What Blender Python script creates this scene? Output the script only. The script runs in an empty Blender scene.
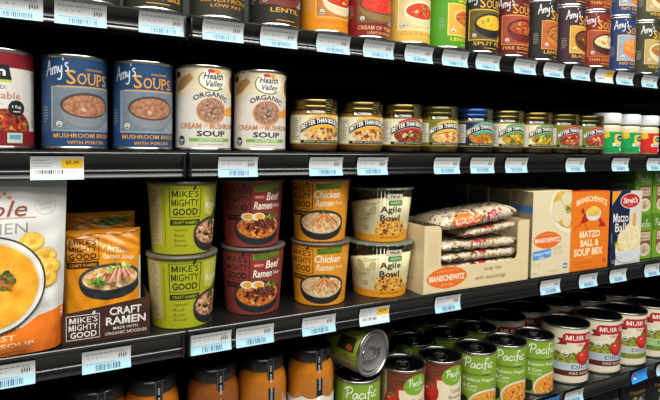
import bpy, bmesh, math, random
from math import sin, cos, pi, radians, sqrt, atan2
from mathutils import Vector, Matrix
from mathutils.geometry import tessellate_polygon

COL = bpy.context.scene.collection
EYE = 1.35                      # camera height above the floor; local heights below are relative to it
EPS = 0.05                      # mm between printed layers

# ------------------------------------------------------------------ materials
def lin(h):
    h = h.lstrip('#')
    out = []
    for i in (0, 2, 4):
        c = int(h[i:i+2], 16) / 255
        out.append(c / 12.92 if c <= .04045 else ((c + .055) / 1.055) ** 2.4)
    return (*out, 1)

MATS = {}
def mat(hexc, rough=.45, metal=0., var=.06, coat=0., scale=60., spec=.5, bump=0.):
    """plain coloured surface with faint procedural mottling"""
    key = (hexc, rough, metal, var, coat, scale, spec, bump)
    if key in MATS: return MATS[key]
    m = bpy.data.materials.new('surface_' + hexc.strip('#'))
    m.use_nodes = True
    nt = m.node_tree; b = nt.nodes['Principled BSDF']
    c = lin(hexc)
    tc = nt.nodes.new('ShaderNodeTexCoord'); no = nt.nodes.new('ShaderNodeTexNoise')
    no.inputs['Scale'].default_value = scale; no.inputs['Detail'].default_value = 3
    nt.links.new(tc.outputs['Object'], no.inputs['Vector'])
    mx = nt.nodes.new('ShaderNodeMix'); mx.data_type = 'RGBA'
    mx.inputs[6].default_value = tuple(x * (1 - var) for x in c[:3]) + (1,)
    mx.inputs[7].default_value = tuple(min(1, x * (1 + var)) for x in c[:3]) + (1,)
    nt.links.new(no.outputs['Fac'], mx.inputs[0])
    nt.links.new(mx.outputs[2], b.inputs['Base Color'])
    b.inputs['Roughness'].default_value = rough
    b.inputs['Metallic'].default_value = metal
    b.inputs['Specular IOR Level'].default_value = spec
    if coat:
        b.inputs['Coat Weight'].default_value = coat; b.inputs['Coat Roughness'].default_value = .08
    if bump:
        bp = nt.nodes.new('ShaderNodeBump'); bp.inputs['Strength'].default_value = bump; bp.inputs['Distance'].default_value = .002
        nt.links.new(no.outputs['Fac'], bp.inputs['Height']); nt.links.new(bp.outputs['Normal'], b.inputs['Normal'])
    MATS[key] = m
    return m

def food(*cols, scale=260., rough=.4):
    """mottled food print: noise through a colour ramp"""
    key = ('food', cols, scale)
    if key in MATS: return MATS[key]
    m = bpy.data.materials.new('food_print'); m.use_nodes = True
    nt = m.node_tree; b = nt.nodes['Principled BSDF']
    tc = nt.nodes.new('ShaderNodeTexCoord'); no = nt.nodes.new('ShaderNodeTexNoise')
    no.inputs['Scale'].default_value = scale; no.inputs['Detail'].default_value = 4
    nt.links.new(tc.outputs['Object'], no.inputs['Vector'])
    r = nt.nodes.new('ShaderNodeValToRGB'); el = r.color_ramp.elements
    n = len(cols)
    el[0].position = .34; el[0].color = lin(cols[0]); el[1].position = .66; el[1].color = lin(cols[-1])
    for i in range(1, n - 1):
        e = el.new(.34 + .32 * i / (n - 1)); e.color = lin(cols[i])
    nt.links.new(no.outputs['Fac'], r.inputs['Fac']); nt.links.new(r.outputs['Color'], b.inputs['Base Color'])
    b.inputs['Roughness'].default_value = rough
    MATS[key] = m
    return m

def wood(c1, c2):
    key = ('wood', c1, c2)
    if key in MATS: return MATS[key]
    m = bpy.data.materials.new('wood_print'); m.use_nodes = True
    nt = m.node_tree; b = nt.nodes['Principled BSDF']
    tc = nt.nodes.new('ShaderNodeTexCoord'); mp = nt.nodes.new('ShaderNodeMapping')
    mp.inputs['Scale'].default_value = (30, 30, 300)
    no = nt.nodes.new('ShaderNodeTexNoise'); no.inputs['Scale'].default_value = 1.; no.inputs['Detail'].default_value = 4
    nt.links.new(tc.outputs['Object'], mp.inputs[0]); nt.links.new(mp.outputs[0], no.inputs['Vector'])
    r = nt.nodes.new('ShaderNodeValToRGB'); el = r.color_ramp.elements
    el[0].position = .35; el[0].color = lin(c1); el[1].position = .65; el[1].color = lin(c2)
    nt.links.new(no.outputs['Fac'], r.inputs['Fac']); nt.links.new(r.outputs['Color'], b.inputs['Base Color'])
    b.inputs['Roughness'].default_value = .5
    MATS[key] = m
    return m

STEEL = mat('#b9b6ae', .28, 1., .05)
STEEL_LID = mat('#8c8c8e', .5, .55, .08)
SHADED_LID = mat('#303033', .35, 1., .08)  # can lid metal, darkened in colour for the dark shelf it mirrors
GOLD = mat('#80703f', .28, 1., .1)
OLIVE_LID = mat('#5c5730', .32, .9, .1)
BLUE_LID = mat('#2c4d8a', .3, .8, .1)
RAIL = mat('#0e0e0f', .26, 0., .1, coat=.4)
DECK = mat('#111111', .36, 0., .15)
BACK = mat('#0b0b0b', .6, 0., .1)

# ------------------------------------------------------------------ object helpers
def link(name, bm, mats, parent=None, smooth=True, sharp=35):
    me = bpy.data.meshes.new(name)
    if smooth:
        for f in bm.faces: f.smooth = True
        for e in bm.edges:
            if len(e.link_faces) == 2 and e.calc_face_angle(0) > radians(sharp): e.smooth = False
    bm.to_mesh(me); bm.free()
    for m in (mats if isinstance(mats, (list, tuple)) else [mats]): me.materials.append(m)
    o = bpy.data.objects.new(name, me); COL.objects.link(o)
    if parent: o.parent = parent
    return o

def tag(o, label=None, cat=None, group=None, kind=None):
    if label: o['label'] = label
    if cat: o['category'] = cat
    if group: o['group'] = group
    if kind: o['kind'] = kind
    return o

def thing(name, label, cat, loc=(0, 0, 0), rz=0., group=None):
    o = bpy.data.objects.new(name, None); COL.objects.link(o)
    o.empty_display_size = .02
    o.location = (loc[0], loc[1], loc[2] + EYE); o.rotation_euler = (0, 0, rz)
    return tag(o, label, cat, group)

def dup(root, loc, label, rz=None, group=None):
    r = root.copy(); COL.objects.link(r)
    r.location = (loc[0], loc[1], loc[2] + EYE)
    if rz is not None: r.rotation_euler = (0, 0, rz)
    r['label'] = label
    if group: r['group'] = group
    for ch in list(root.children):
        c = ch.copy(); COL.objects.link(c); c.parent = r
        for g in list(ch.children):
            d = g.copy(); COL.objects.link(d); d.parent = c
    return r

def lathe(bm, prof, seg=56, mi=0, close=True):
    rings = []
    for r, z in prof:
        if r < 1e-6: rings.append([bm.verts.new((0, 0, z))])
        else: rings.append([bm.verts.new((r * cos(2 * pi * i / seg), r * sin(2 * pi * i / seg), z)) for i in range(seg)])
    for a, b in zip(rings, rings[1:]):
        for i in range(seg):
            j = (i + 1) % seg
            if len(a) == 1 and len(b) == 1: continue
            if len(a) == 1: f = bm.faces.new((a[0], b[j], b[i]))
            elif len(b) == 1: f = bm.faces.new((a[i], a[j], b[0]))
            else: f = bm.faces.new((a[i], a[j], b[j], b[i]))
            f.material_index = mi
    return bm

def box(bm, lo, hi, bevel=0., mi=0):
    g = bmesh.ops.create_cube(bm, size=1)
    for v in g['verts']:
        v.co = Vector([lo[k] + (hi[k] - lo[k]) * (v.co[k] + .5) for k in range(3)])
    fs = set(f for v in g['verts'] for f in v.link_faces)
    for f in fs: f.material_index = mi
    if bevel:
        es = list(set(e for f in fs for e in f.edges))
        bmesh.ops.bevel(bm, geom=es, offset=bevel, segments=2, affect='EDGES', profile=.6)

def tube(bm, pts, rad, seg=10, closed=False, mi=0):
    pts = [Vector(p) for p in pts]; n = len(pts); rings = []
    for i, p in enumerate(pts):
        t = (pts[(i + 1) % n] - pts[i - 1]) if closed else (pts[min(i + 1, n - 1)] - pts[max(i - 1, 0)])
        t.normalize()
        u = t.cross(Vector((0, 0, 1)))
        if u.length < 1e-3: u = t.cross(Vector((0, 1, 0)))
        u.normalize(); w = t.cross(u)
        rings.append([bm.verts.new(p + u * (rad * cos(2 * pi * k / seg)) + w * (rad * sin(2 * pi * k / seg))) for k in range(seg)])
    m = n if closed else n - 1
    for i in range(m):
        a, b = rings[i], rings[(i + 1) % n]
        for k in range(seg):
            f = bm.faces.new((a[k], a[(k + 1) % seg], b[(k + 1) % seg], b[k])); f.material_index = mi
    if not closed:
        bm.faces.new(list(reversed(rings[0]))).material_index = mi; bm.faces.new(rings[-1]).material_index = mi

# ------------------------------------------------------------------ printing: flat coloured shapes laid on a surface
_tcache = {}
def text_mesh(s, bold, shear):
    """lettering as triangles; the letter M is redrawn with its V down to the line"""
    key = (s, bold, shear)
    if key in _tcache: return _tcache[key]
    vs, fs = raw_text(s, bold, shear)
    if 'M' in s and not shear and len(s) > 1:
        mv = raw_text('M', bold, 0)[0]; mw = max(v[0] for v in mv) - min(v[0] for v in mv); y0 = min(v[1] for v in mv); y1 = max(v[1] for v in mv)
        vs, fs = list(vs), list(fs)
        for i, ch in enumerate(s):
            if ch != 'M': continue
            R = max(v[0] for v in raw_text(s[:i + 1], bold, 0)[0]); L = R - mw
            par = list(range(len(vs)))                      # glyphs are separate islands of the mesh
            def root(k):
                while par[k] != k: k = par[k]
                return k
            for f in fs:
                for k in f[1:]: par[root(k)] = root(f[0])
            isl = {}
            for k, v in enumerate(vs): isl.setdefault(root(k), []).append(k)
            bad = set()
            for ks in isl.values():
                lo, hi = min(vs[k][0] for k in ks), max(vs[k][0] for k in ks)
                if L - .01 <= lo and hi <= R + .01 and hi - lo > .02: bad.update(ks)
            fs = [f for f in fs if not any(k in bad for k in f)]
            a = .13 + bold * 1.6; m = (L + R) / 2; b = a * .62; h = y1 - y0
            pts = [(L, y0), (L + a, y0), (L + a, y1 - h * .42), (m - b * .35, y0 + h * .04), (m + b * .35, y0 + h * .04), (R - a, y1 - h * .42), (R - a, y0), (R, y0), (R, y1), (R - a * 1.05, y1), (m, y0 + h * .42), (L + a * 1.05, y1), (L, y1)]
            n = len(vs); vs += pts
            fs += [tuple(n + k for k in t) for t in tessellate_polygon([[Vector((p[0], p[1], 0)) for p in pts]])]
        used = sorted(set(k for f in fs for k in f)); ix = {k: j for j, k in enumerate(used)}
        vs = [vs[k] for k in used]; fs = [tuple(ix[k] for k in f) for f in fs]
    _tcache[key] = (vs, fs)
    return vs, fs

def raw_text(s, bold, shear):
    key = ('raw', s, bold, shear)
    if key in _tcache: return _tcache[key]
    cu = bpy.data.curves.new('lettering', 'FONT'); cu.body = s; cu.offset = bold * .6; cu.shear = shear
    cu.resolution_u = 2; cu.fill_mode = 'FRONT'; cu.align_x = 'LEFT'
    o = bpy.data.objects.new('lettering', cu); COL.objects.link(o)
    dg = bpy.context.evaluated_depsgraph_get()
    me = o.evaluated_get(dg).to_mesh()
    vs = [(v.co.x, v.co.y) for v in me.vertices]; fs = [tuple(p.vertices) for p in me.polygons]
    o.evaluated_get(dg).to_mesh_clear()
    bpy.data.objects.remove(o); bpy.data.curves.remove(cu)
    _tcache[key] = (vs, fs)
    return vs, fs

def smooth_line(p, n=5):
    if len(p) < 3: return p
    out = []
    for i in range(len(p) - 1):
        p0, p1, p2, p3 = p[max(i - 1, 0)], p[i], p[i + 1], p[min(i + 2, len(p) - 1)]
        for k in range(n):
            t = k / n
            out.append(tuple(.5 * (2 * p1[j] + (p2[j] - p0[j]) * t + (2 * p0[j] - 5 * p1[j] + 4 * p2[j] - p3[j]) * t * t + (3 * p1[j] - p0[j] - 3 * p2[j] + p3[j]) * t ** 3) for j in (0, 1)))
    out.append(p[-1])
    return out

SCRIPT = {
 'A': (.62, [[(0, .05), (.2, .4), (.42, 1), (.46, .5), (.52, 0)], [(.05, .35), (.3, .42), (.58, .4)]]),
 'm': (.55, [[(.02, .45), (.05, 0)], [(.05, .3), (.17, .48), (.25, .38), (.24, 0)], [(.24, .3), (.36, .48), (.45, .38), (.46, .02)]]),
 'y': (.38, [[(.02, .45), (.06, .12), (.18, .1), (.3, .45)], [(.3, .45), (.2, -.25), (.02, -.42), (-.12, -.3)]]),
 "'": (.14, [[(.08, 1.0), (.03, .75)]]),
 's': (.3, [[(.26, .5), (.1, .55), (.06, .4), (.22, .2), (.15, .02), (-.02, .05)]]),
 'P': (.55, [[(.14, 0), (.18, .95)], [(-.04, .75), (.1, 1.0), (.4, 1.02), (.52, .75), (.4, .5), (.18, .45)]]),
 'a': (.45, [[(.34, .42), (.2, .5), (.04, .3), (.1, .03), (.25, .1), (.36, .46)], [(.36, .46), (.34, .12), (.44, .05)]]),
 'c': (.36, [[(.32, .4), (.18, .5), (.03, .27), (.12, .02), (.34, .1)]]),
 'i': (.2, [[(.07, .48), (.07, .1), (.18, .05)], [(.08, .7), (.1, .73)]]),
 'f': (.32, [[(.36, .92), (.22, 1.02), (.13, .8), (.13, -.2)], [(.0, .48), (.3, .48)]]),
}

class Canvas:
    """printed artwork in millimetres: +x to the reader's right, +y up"""
    def __init__(self):
        self.items = []; self.mats = []; self.boxes = []
    def _mi(self, m):
        if isinstance(m, str): m = mat(m)
        if m not in self.mats: self.mats.append(m)
        return self.mats.index(m)
    def add(self, vs, fs, m, layer=None):
        xs = [v[0] for v in vs]; ys = [v[1] for v in vs]
        bb = (min(xs), min(ys), max(xs), max(ys))
        if layer is None:
            layer = 0
            for b, l in self.boxes:
                if b[0] < bb[2] and b[2] > bb[0] and b[1] < bb[3] and b[3] > bb[1]: layer = max(layer, l + 1)
        self.boxes.append((bb, layer)); self.items.append((vs, fs, self._mi(m), layer))
    def poly(self, pts, m):
        tri = tessellate_polygon([[Vector((p[0], p[1], 0)) for p in pts]])
        self.add(list(pts), [tuple(t) for t in tri], m)
    def rect(self, x0, y0, x1, y1, m): self.add([(x0, y0), (x1, y0), (x1, y1), (x0, y1)], [(0, 1, 2, 3)], m)
    def ell(self, cx, cy, rx, ry, m, n=32, rot=0., a0=0., a1=2 * pi):
        c, s = cos(rot), sin(rot); pts = []
        for i in range(n):
            a = a0 + (a1 - a0) * i / (n if a1 - a0 > 6.28 else n - 1)
            x, y = rx * cos(a), ry * sin(a); pts.append((cx + x * c - y * s, cy + x * s + y * c))
        self.add(pts, [tuple(range(n))], m)
    def rrect(self, x0, y0, x1, y1, r, m):
        pts = []
        for cx, cy, a in ((x1 - r, y0 + r, -pi / 2), (x1 - r, y1 - r, 0), (x0 + r, y1 - r, pi / 2), (x0 + r, y0 + r, pi)):
            for k in range(5): pts.append((cx + r * cos(a + pi / 2 * k / 4), cy + r * sin(a + pi / 2 * k / 4)))
        self.add(pts, [tuple(range(len(pts)))], m)
    def line(self, pts, w, m, closed=False):
        vs, fs = [], []; n = len(pts)
        for i in range(n):
            a = pts[i - 1] if (i or closed) else pts[0]; b = pts[(i + 1) % n] if (i < n - 1 or closed) else pts[-1]
            dx, dy = b[0] - a[0], b[1] - a[1]; l = sqrt(dx * dx + dy * dy) or 1
            nx, ny = -dy / l * w / 2, dx / l * w / 2
            vs += [(pts[i][0] + nx, pts[i][1] + ny), (pts[i][0] - nx, pts[i][1] - ny)]
        for i in range(n if closed else n - 1):
            j = (i + 1) % n; fs.append((2 * i, 2 * i + 1, 2 * j + 1, 2 * j))
        self.add(vs, fs, m)
    def outline(self, x0, y0, x1, y1, w, m):
        self.line([(x0, y0), (x1, y0), (x1, y1), (x0, y1)], w, m, closed=True)
    def text(self, s, x0, y0, x1, y1, m, bold=.02, shear=0., rot=0., warp=None):
        """lettering fitted to a box"""
        vs, fs = text_mesh(s, bold, shear)
        ax = min(v[0] for v in vs); bx = max(v[0] for v in vs); ay = min(v[1] for v in vs); by = max(v[1] for v in vs)
        o = []
        for x, y in vs:
            X = x0 + (x - ax) / (bx - ax) * (x1 - x0); Y = y0 + (y - ay) / (by - ay) * (y1 - y0)
            if rot:
                cx, cy = (x0 + x1) / 2, (y0 + y1) / 2; c, q = cos(rot), sin(rot)
                X, Y = cx + (X - cx) * c - (Y - cy) * q, cy + (X - cx) * q + (Y - cy) * c
            if warp: X, Y = warp(X, Y)
            o.append((X, Y))
        self.add(o, fs, m)
    def script(self, s, x0, y0, h, w, m, wid=1., rot=0., slant=.2, squeeze=1.):
        x = 0.; strokes = []
        for ch in s:
            adv, st = SCRIPT[ch]
            for p in st: strokes.append([(x + q[0] + slant * q[1], q[1]) for q in p])
            x += adv
        k = w / x
        for p in strokes:
            q = smooth_line([(a * k, b * h) for a, b in p], 4); c, d = cos(rot), sin(rot)
            self.line([(x0 + a * c - b * d, y0 + a * d + b * c) for a, b in q], wid, m)
    def blobs(self, cx, cy, rx, ry, cols, n, size, seed=1, lo=0.):
        R = random.Random(seed)
        for i in range(n):
            a = R.uniform(0, 2 * pi); q = sqrt(R.uniform(lo, 1)) * .86
            s = size * R.uniform(.6, 1.3)
            self.ell(cx + rx * q * cos(a), cy + ry * q * sin(a), s, s * R.uniform(.35, .8), cols[i % len(cols)], 9, R.uniform(0, 3))
    def bowl(self, cx, cy, rx, ry, depth, body, rim, soup, cols=(), n=0, size=3., seed=1):
        pts = [(cx + rx * cos(pi + pi * i / 24), cy - depth * abs(sin(pi * i / 24)) ** .7) for i in range(25)]
        self.poly(pts, body)
        self.ell(cx, cy, rx, ry, rim); self.ell(cx, cy - ry * .04, rx * .9, ry * .84, soup)
        if n: self.blobs(cx, cy, rx * .82, ry * .74, cols, n, size, seed)
    def lines(self, x0, y0, x1, y1, n, m, w=.5, seed=3):
        R = random.Random(seed)
        for i in range(n):
            y = y1 - (y1 - y0) * (i + .5) / n
            self.rect(x0, y - w / 2, x0 + (x1 - x0) * R.uniform(.6, 1), y + w / 2, m)
    def build(self, name, parent, fn, cu=(), cv=(), smooth=True, clip=True):
        bm = bmesh.new()
        for vs, fs, mi, L in self.items:
            vv = [bm.verts.new((x, y, L * EPS)) for x, y in vs]
            for f in fs:
                try: F = bm.faces.new([vv[i] for i in f])
                except ValueError: continue
                F.material_index = mi
        bm.normal_update()
        bmesh.ops.reverse_faces(bm, faces=[f for f in bm.faces if f.normal.z < 0])
        if clip:                              # trim everything to the sheet it is printed on
            x0, y0, x1, y1 = self.boxes[0][0]; e = 1e-4
            for co, no in (((x0 - e, 0, 0), (-1, 0, 0)), ((x1 + e, 0, 0), (1, 0, 0)), ((0, y0 - e, 0), (0, -1, 0)), ((0, y1 + e, 0), (0, 1, 0))):
                bmesh.ops.bisect_plane(bm, geom=bm.verts[:] + bm.edges[:] + bm.faces[:], plane_co=co, plane_no=no, clear_outer=True)
        for c in cu: bmesh.ops.bisect_plane(bm, geom=bm.verts[:] + bm.edges[:] + bm.faces[:], plane_co=(c, 0, 0), plane_no=(1, 0, 0))
        for c in cv: bmesh.ops.bisect_plane(bm, geom=bm.verts[:] + bm.edges[:] + bm.faces[:], plane_co=(0, c, 0), plane_no=(0, 1, 0))
        for v in bm.verts: v.co = fn(v.co.x, v.co.y, v.co.z)
        return link(name, bm, self.mats, parent, smooth)

def frange(a, b, n): return [a + (b - a) * i / n for i in range(1, n)]

def wrap(r, phi=0., z0=0., taper=None):
    """print wrapped round an upright vessel; phi turns the label's centre from the shelf front"""
    r *= 1000
    def g(x, y, l):
        rr = (taper(y) if taper else r / 1000)
        a = phi + x / r; q = rr + .0001 + l / 1000
        return Vector((q * sin(a), -q * cos(a), z0 + y / 1000))
    return g

def flat(y=0., x0=0., z0=0.):
    return lambda u, v, l: Vector((x0 + u / 1000, y - l / 1000 - .0001, z0 + v / 1000))

# ------------------------------------------------------------------ vessels
def can_metal(root, r, h, lidmat=STEEL_LID, ring=True):
    bm = bmesh.new()
    w = r - .0012
    lathe(bm, [(0, .003), (r * .82, .003), (r * .86, 0), (r, .0006), (r, .0028), (w, .004), (w, h - .004), (r, h - .003), (r + .0002, h - .0006), (r - .0006, h), (r - .0022, h), (r - .0026, h - .0035)])
    link('can_body', bm, STEEL, root)
    bm = bmesh.new()
    lathe(bm, [(r - .0026, h - .0036), (r * .84, h - .0036), (r * .85, h - .0046), (r * .80, h - .0050), (r * .77, h - .0024), (r * .72, h - .0024), (r * .69, h - .0040), (r * .3, h - .0040), (0, h - .0039)])
    lid = link('lid', bm, lidmat, root)
    if ring:
        bm = bmesh.new()
        a = .40 * r
        tube(bm, [(a * 1.25 * cos(t) + .22 * r, .72 * a * sin(t), h - .0012 + .0006 * cos(t)) for t in frange(0, 2 * pi, 25)], .0010, 8, True)
        box(bm, (-.46 * r, -.14 * r, h - .0038), (-.12 * r, .14 * r, h - .0010), .0006)
        p = link('pull_tab', bm, STEEL, lid); p.rotation_euler = (0, 0, -2.2)
    return lid

CIRC = lambda r: 2 * pi * r * 1000
def can_label(root, c, r, phi, z0=.004, vs=1.):
    half = CIRC(r) / 2; f = wrap(r - .0011, phi, z0)
    return c.build('label', root, lambda x, y, l: f(x, y * vs, l), frange(-half, half, 60))

def seal(c, x, y, r=3.4):
    c.ell(x, y, r, r, '#e9e9e2', 16); c.ell(x, y - r * .1, r * .75, r * .72, '#4f7048', 14)
    c.rect(x - r * .55, y - r * .12, x + r * .55, y + r * .2, '#e9e9e2')

def soups(c, x, y, m):
    """the word in large roman capitals with little serifs"""
    c.text('S', x, y, x + 9.5, y + 16, m, .012)
    for ch, a, w in (('O', 11, 10), ('U', 22.2, 9.4), ('P', 33.2, 7.6), ('S', 42, 7.6)): c.text(ch, x + a, y, x + a + w, y + 13, m, .008)
    for a, b, h in ((21.2, 25.2, 12.2), (29.2, 33, 12.2), (32.2, 36.6, 0), (32.2, 35, 12.2)): c.rect(x + a, y + h, x + b, y + h + .9, m)

def amys(X, Y, Z, label, base='#25272a', pic='#8a5a2c', rim='#1d1a18', body='#2a211c', soup=('#7a4520', '#b06a2c', '#d99a48'), bits=('#c94f28', '#e2b04a', '#5c7a2c'),
         title='LENTIL', sub=None, gold='#dfa23a', phi=0., ring=False, frame=None, big=False, n=14, band=None, bowlw=30, lid=STEEL_LID, script='#e4e4e2', tcol=None, bowlx=0, group='soup cans on the top shelf', tdy=0.):
    r, h = .0365, .108
    t = thing('soup_can', label, 'can', (X, Y, Z), 0, group)
    can_metal(t, r, h, lid, ring)
    c = Canvas(); H = CIRC(r) / 2
    c.rect(-H, 0, H, 100, mat(base, .4))
    c.rect(55, 4, 88, 92, mat(band or base, .45, var=.25)); c.lines(58, 10, 85, 88, 22, '#9a9a92', .8)
    c.lines(-54, 26, -43, 46, 6, '#9c9b90', .9)
    if frame: c.rect(-40, 17 + tdy, 40, 68, frame)
    c.rect(-38, 19 + tdy, 38, 66.5, mat(pic, .45, var=.3, scale=90))
    c.poly([(-38, 19 + tdy), (-10, 19 + tdy), (-38, 34)], mat(pic, .5, var=.6, scale=200)); c.poly([(38, 19 + tdy), (14, 19 + tdy), (38, 40)], mat(frame or '#8b97a5', .5, var=.5, scale=200))
    c.bowl(bowlx, 47, bowlw, 14.5, 25, body, rim, food(*soup), bits, n, 2.8, seed=len(title) + 3)
    seal(c, -30, 25 + tdy)
    tw = min(37, 3.3 * len(title) + 2); c.text(title, -tw, 9 + tdy, tw, 14.8 + tdy, tcol or gold, .018)
    if sub: c.text(sub, -22, 2.5 + tdy, 22, 6.5 + tdy, tcol or gold, .02)
    else: c.rect(-14, 4, 14, 4.9, tcol or gold)
    soups(c, -22, 70.5, gold)
    c.rect(-34, 67.4, 34, 68.6, gold)
    c.text('ORGANIC', -2, 86.5, 20, 89, gold, .01)
    c.script("Amy's", -47, 78, 17, 29, script, 1.35, .26)
    c.build('label', t, wrap(r - .0011, phi, .004), frange(-H, H, 56))
    return t

# ------------------------------------------------------------------ the setting
def slab(name, lo, hi, m):
    bm = bmesh.new(); box(bm, (lo[0], lo[1], lo[2] + EYE), (hi[0], hi[1], hi[2] + EYE))
    return tag(link(name, bm, m, None, False), kind='structure')
slab('floor', (-2.6, -4.6, -1.40), (4.2, 1.45, -1.35), mat('#8d8a84', .35, 0, .12, scale=3))
slab('wall_back', (-2.6, 1.35, -1.35), (4.2, 1.42, 2.45), mat('#1b1b1b', .7))
slab('ceiling', (-2.6, -4.6, 2.45), (4.2, 1.45, 2.50), mat('#8f8f8c', .8))

LIP = .650                                  # front of the price rails
SHELVES = [(.1525, .1250), (-.0145, -.0460), (-.2360, -.2700), (-.4610, -.4930), (-.6900, -.7220)]
DECKZ = [.1535, -.0135, -.2385, -.4630, -.6920]
SEAM = .1478

def rail_y(t):                              # concave face of the rail, t = 0 bottom .. 1 top
    return LIP + .0040 * (1 - (2 * t - 1) ** 2) + .0024 * (1 - t)

def shelf_unit(label, x0, x1):
    u = thing('shelving_unit', label, 'shelving', ((x0 + x1) / 2, .9, -1.35))
    cx, cz = (x0 + x1) / 2, -1.35
    P = lambda x, y, z: (x - cx, y - .9, z - cz)
    bm = bmesh.new(); box(bm, P(x0, 1.16, -1.34), P(x1, 1.18, .62)); link('back_panel', bm, BACK, u, False)
    bm = bmesh.new(); box(bm, P(x0, .70, -1.35), P(x1, 1.16, -1.22)); link('base_plinth', bm, BACK, u, False)
    for (zt, zb), dz in zip(SHELVES, DECKZ):
        bm = bmesh.new()
        box(bm, P(x0, LIP + .0018, dz - .004), P(x1, 1.158, dz))
        box(bm, P(x0, LIP + .0100, dz - .030), P(x1, LIP + .013, dz - .004))
        box(bm, P(x0, LIP + .06, dz - .024), P(x1, LIP + .064, dz - .004))
        box(bm, P(x0, 1.0, dz - .03), P(x1, 1.006, dz - .004))
        for xb in (x0 + .004, x1 - .008):
            box(bm, P(xb, LIP + .02, dz - .034), P(xb + .004, 1.158, dz - .004))
        s = link('shelf', bm, DECK, u, False)
        # price rail: concave extrusion with rolled edges
        bm = bmesh.new(); prof = []
        n = 40
        for i in range(n + 1):          # rounded bead added along the lower third to catch a bright line
            t = i / n; d = (t - .235) / .085; prof.append((rail_y(t) - (.0016 * sqrt(1 - d * d) if abs(d) < 1 else 0), zb + .0022 + (zt - zb - .0044) * t))
        st = min(zt - .0026, dz - .0044)
        prof += [(LIP - .0010, zt - .0016), (LIP - .0004, zt - .0004), (LIP + .0004, zt), (LIP + .0012, zt - .0002), (LIP + .0016, zt - .0010),
                 (LIP + .0016, st), (LIP + .0095, st - .0002),
                 (LIP + .0095, zb + .001), (LIP + .005, zb), (LIP + .0030, zb + .0008)]
        g = .0022
        e0 = x0 + (g if abs(x0 - SEAM) < .01 else 0); e1 = x1 - (g if abs(x1 - SEAM) < .01 else 0)
        a = [bm.verts.new(P(e0, y, z)) for y, z in prof]; b = [bm.verts.new(P(e1, y, z)) for y, z in prof]
        m = len(prof)
        for i in range(m): bm.faces.new((a[i], a[(i + 1) % m], b[(i + 1) % m], b[i]))
        bm.faces.new(a); bm.faces.new(list(reversed(b)))
        bmesh.ops.recalc_face_normals(bm, faces=bm.faces)
        link('price_rail', bm, RAIL, s, True, 40)
        for xe, sgn in ((e0, 1), (e1, -1)):
            if abs(xe - SEAM) < .01:
                bm = bmesh.new(); xa, xb = sorted((xe + sgn * .0004, xe + sgn * .0028))
                box(bm, P(xa, LIP - .0014, zb + .0004), P(xb, LIP + .0090, zt - .0030), .0008)
                link('end_cap', bm, mat('#1c1c1e', .3, 0, .05, coat=.4), s)
    return u
shelf_unit('black shelving bay holding the soup pouch and noodle packs, ending at the seam', -1.07, SEAM)
shelf_unit('black shelving bay from the seam onward, holding jars, boxes and most cans', SEAM, 1.3678)
shelf_unit('empty black shelving bay farthest along the aisle', 1.3690, 2.59)

# ------------------------------------------------------------------ price tags in the rails
def rail_map(k, w):
    zt, zb = SHELVES[k]
    def f(u, v, l):
        t = v / 27. * min(1., .0258 / (zt - zb - .003))
        return Vector((u / 1000, rail_y(t) - LIP - .0020 - l / 1000, (zt - zb - .003) * t))
    return f
def tag_art(seed, kind='blue'):
    R = random.Random(seed); c = Canvas()
    W = 26.3
    if kind == 'promo':
        c.rect(-W, 0, W, 27, mat('#2f93e4', .5)); c.ell(-15, 15, 4.5, 5, '#c4313a', 14); c.ell(-15, 9, 4, 2.4, '#dfe4ea', 12)
        for i in range(9): c.rect(-5 + i * 3, 16 + R.uniform(-1, 2), -3.4 + i * 3, 22, '#1d4f86')
        c.lines(-4, 4, 22, 14, 3, '#2b6db0', 1.); return c
    c.rect(-W, 0, W, 27, mat('#c9cbca', .6, spec=.2))
    if kind == 'blue':
        c.rect(-W, 0, W, 11.5, mat('#a6cfe0', .6, spec=.2))
        x = -12.
        while x < 15:
            w = R.choice((.5, .9, 1.4)); c.rect(x, 1.6, x + w, 8.3, '#3f5d78'); x += w + R.choice((.5, .8, 1.2))
        c.lines(-23, 9, 20, 11, 1, '#6f93a8', .7, seed)
        x = -23.
        while x < 18:
            w = R.uniform(2, 5); c.rect(x, 21.3, x + w, 23., '#8d8f90'); x += w + 1.
        x = -21.
        while x < 2:
            w = R.uniform(1, 4); c.rect(x, 16.5, x + w, 17.8, '#9a9c9d'); x += w + R.uniform(1.5, 4)
        for i in range(4): c.rect(13 + i * 2.4, 13.5 + (i % 2), 14.4 + i * 2.4, 18.5, '#55585c')
        c.rect(13, 19.4, 21, 20, '#8d8f90')
    else:
        c.rect(-W, 0, W, 4.5, mat('#b5dff0', .5)); c.rect(-W, 4.5, W, 12.5, '#dcdedd')
        x = -22.
        while x < 4:
            w = R.choice((.5, .9, 1.6)); c.rect(x, 6.5, x + w, 11, '#55585c'); x += w + R.choice((.5, .9, 1.3))
        c.lines(-24, 14, -4, 24, 3, '#9a9c9d', 1., seed); c.lines(12, 6, 23, 10, 2, '#a8aaab', .6, seed)
        c.rect(4, 13, 25, 24, mat('#e9b81e', .5)); c.text('$5.39' if kind == 'sale' else '$3.29', 8, 17, 21, 22, '#2d2718', .03)
    return c
_tags = {}
def price_tag(k, x, label, kind='blue', group='blue and white shelf price tags', dz=0., rot=0.):
    key = (k, kind, round(x * 1e4) % 3 if kind == 'blue' else 0)
    if key not in _tags:
        c = tag_art(key[2] * 7 + k, kind)
        o = c.build('price_tag', None, rail_map(k, 52), (), frange(0, 27, 8)); _tags[key] = o
    else:
        o = _tags[key].copy(); COL.objects.link(o)
    zt, zb = SHELVES[k]
    o.location = (x + .001 + .0078 * max(0., x), LIP, zb + .0003 + dz + EYE); o.rotation_euler = (0, rot, 0)
    tag(o, label, 'price tag', group)
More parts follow.
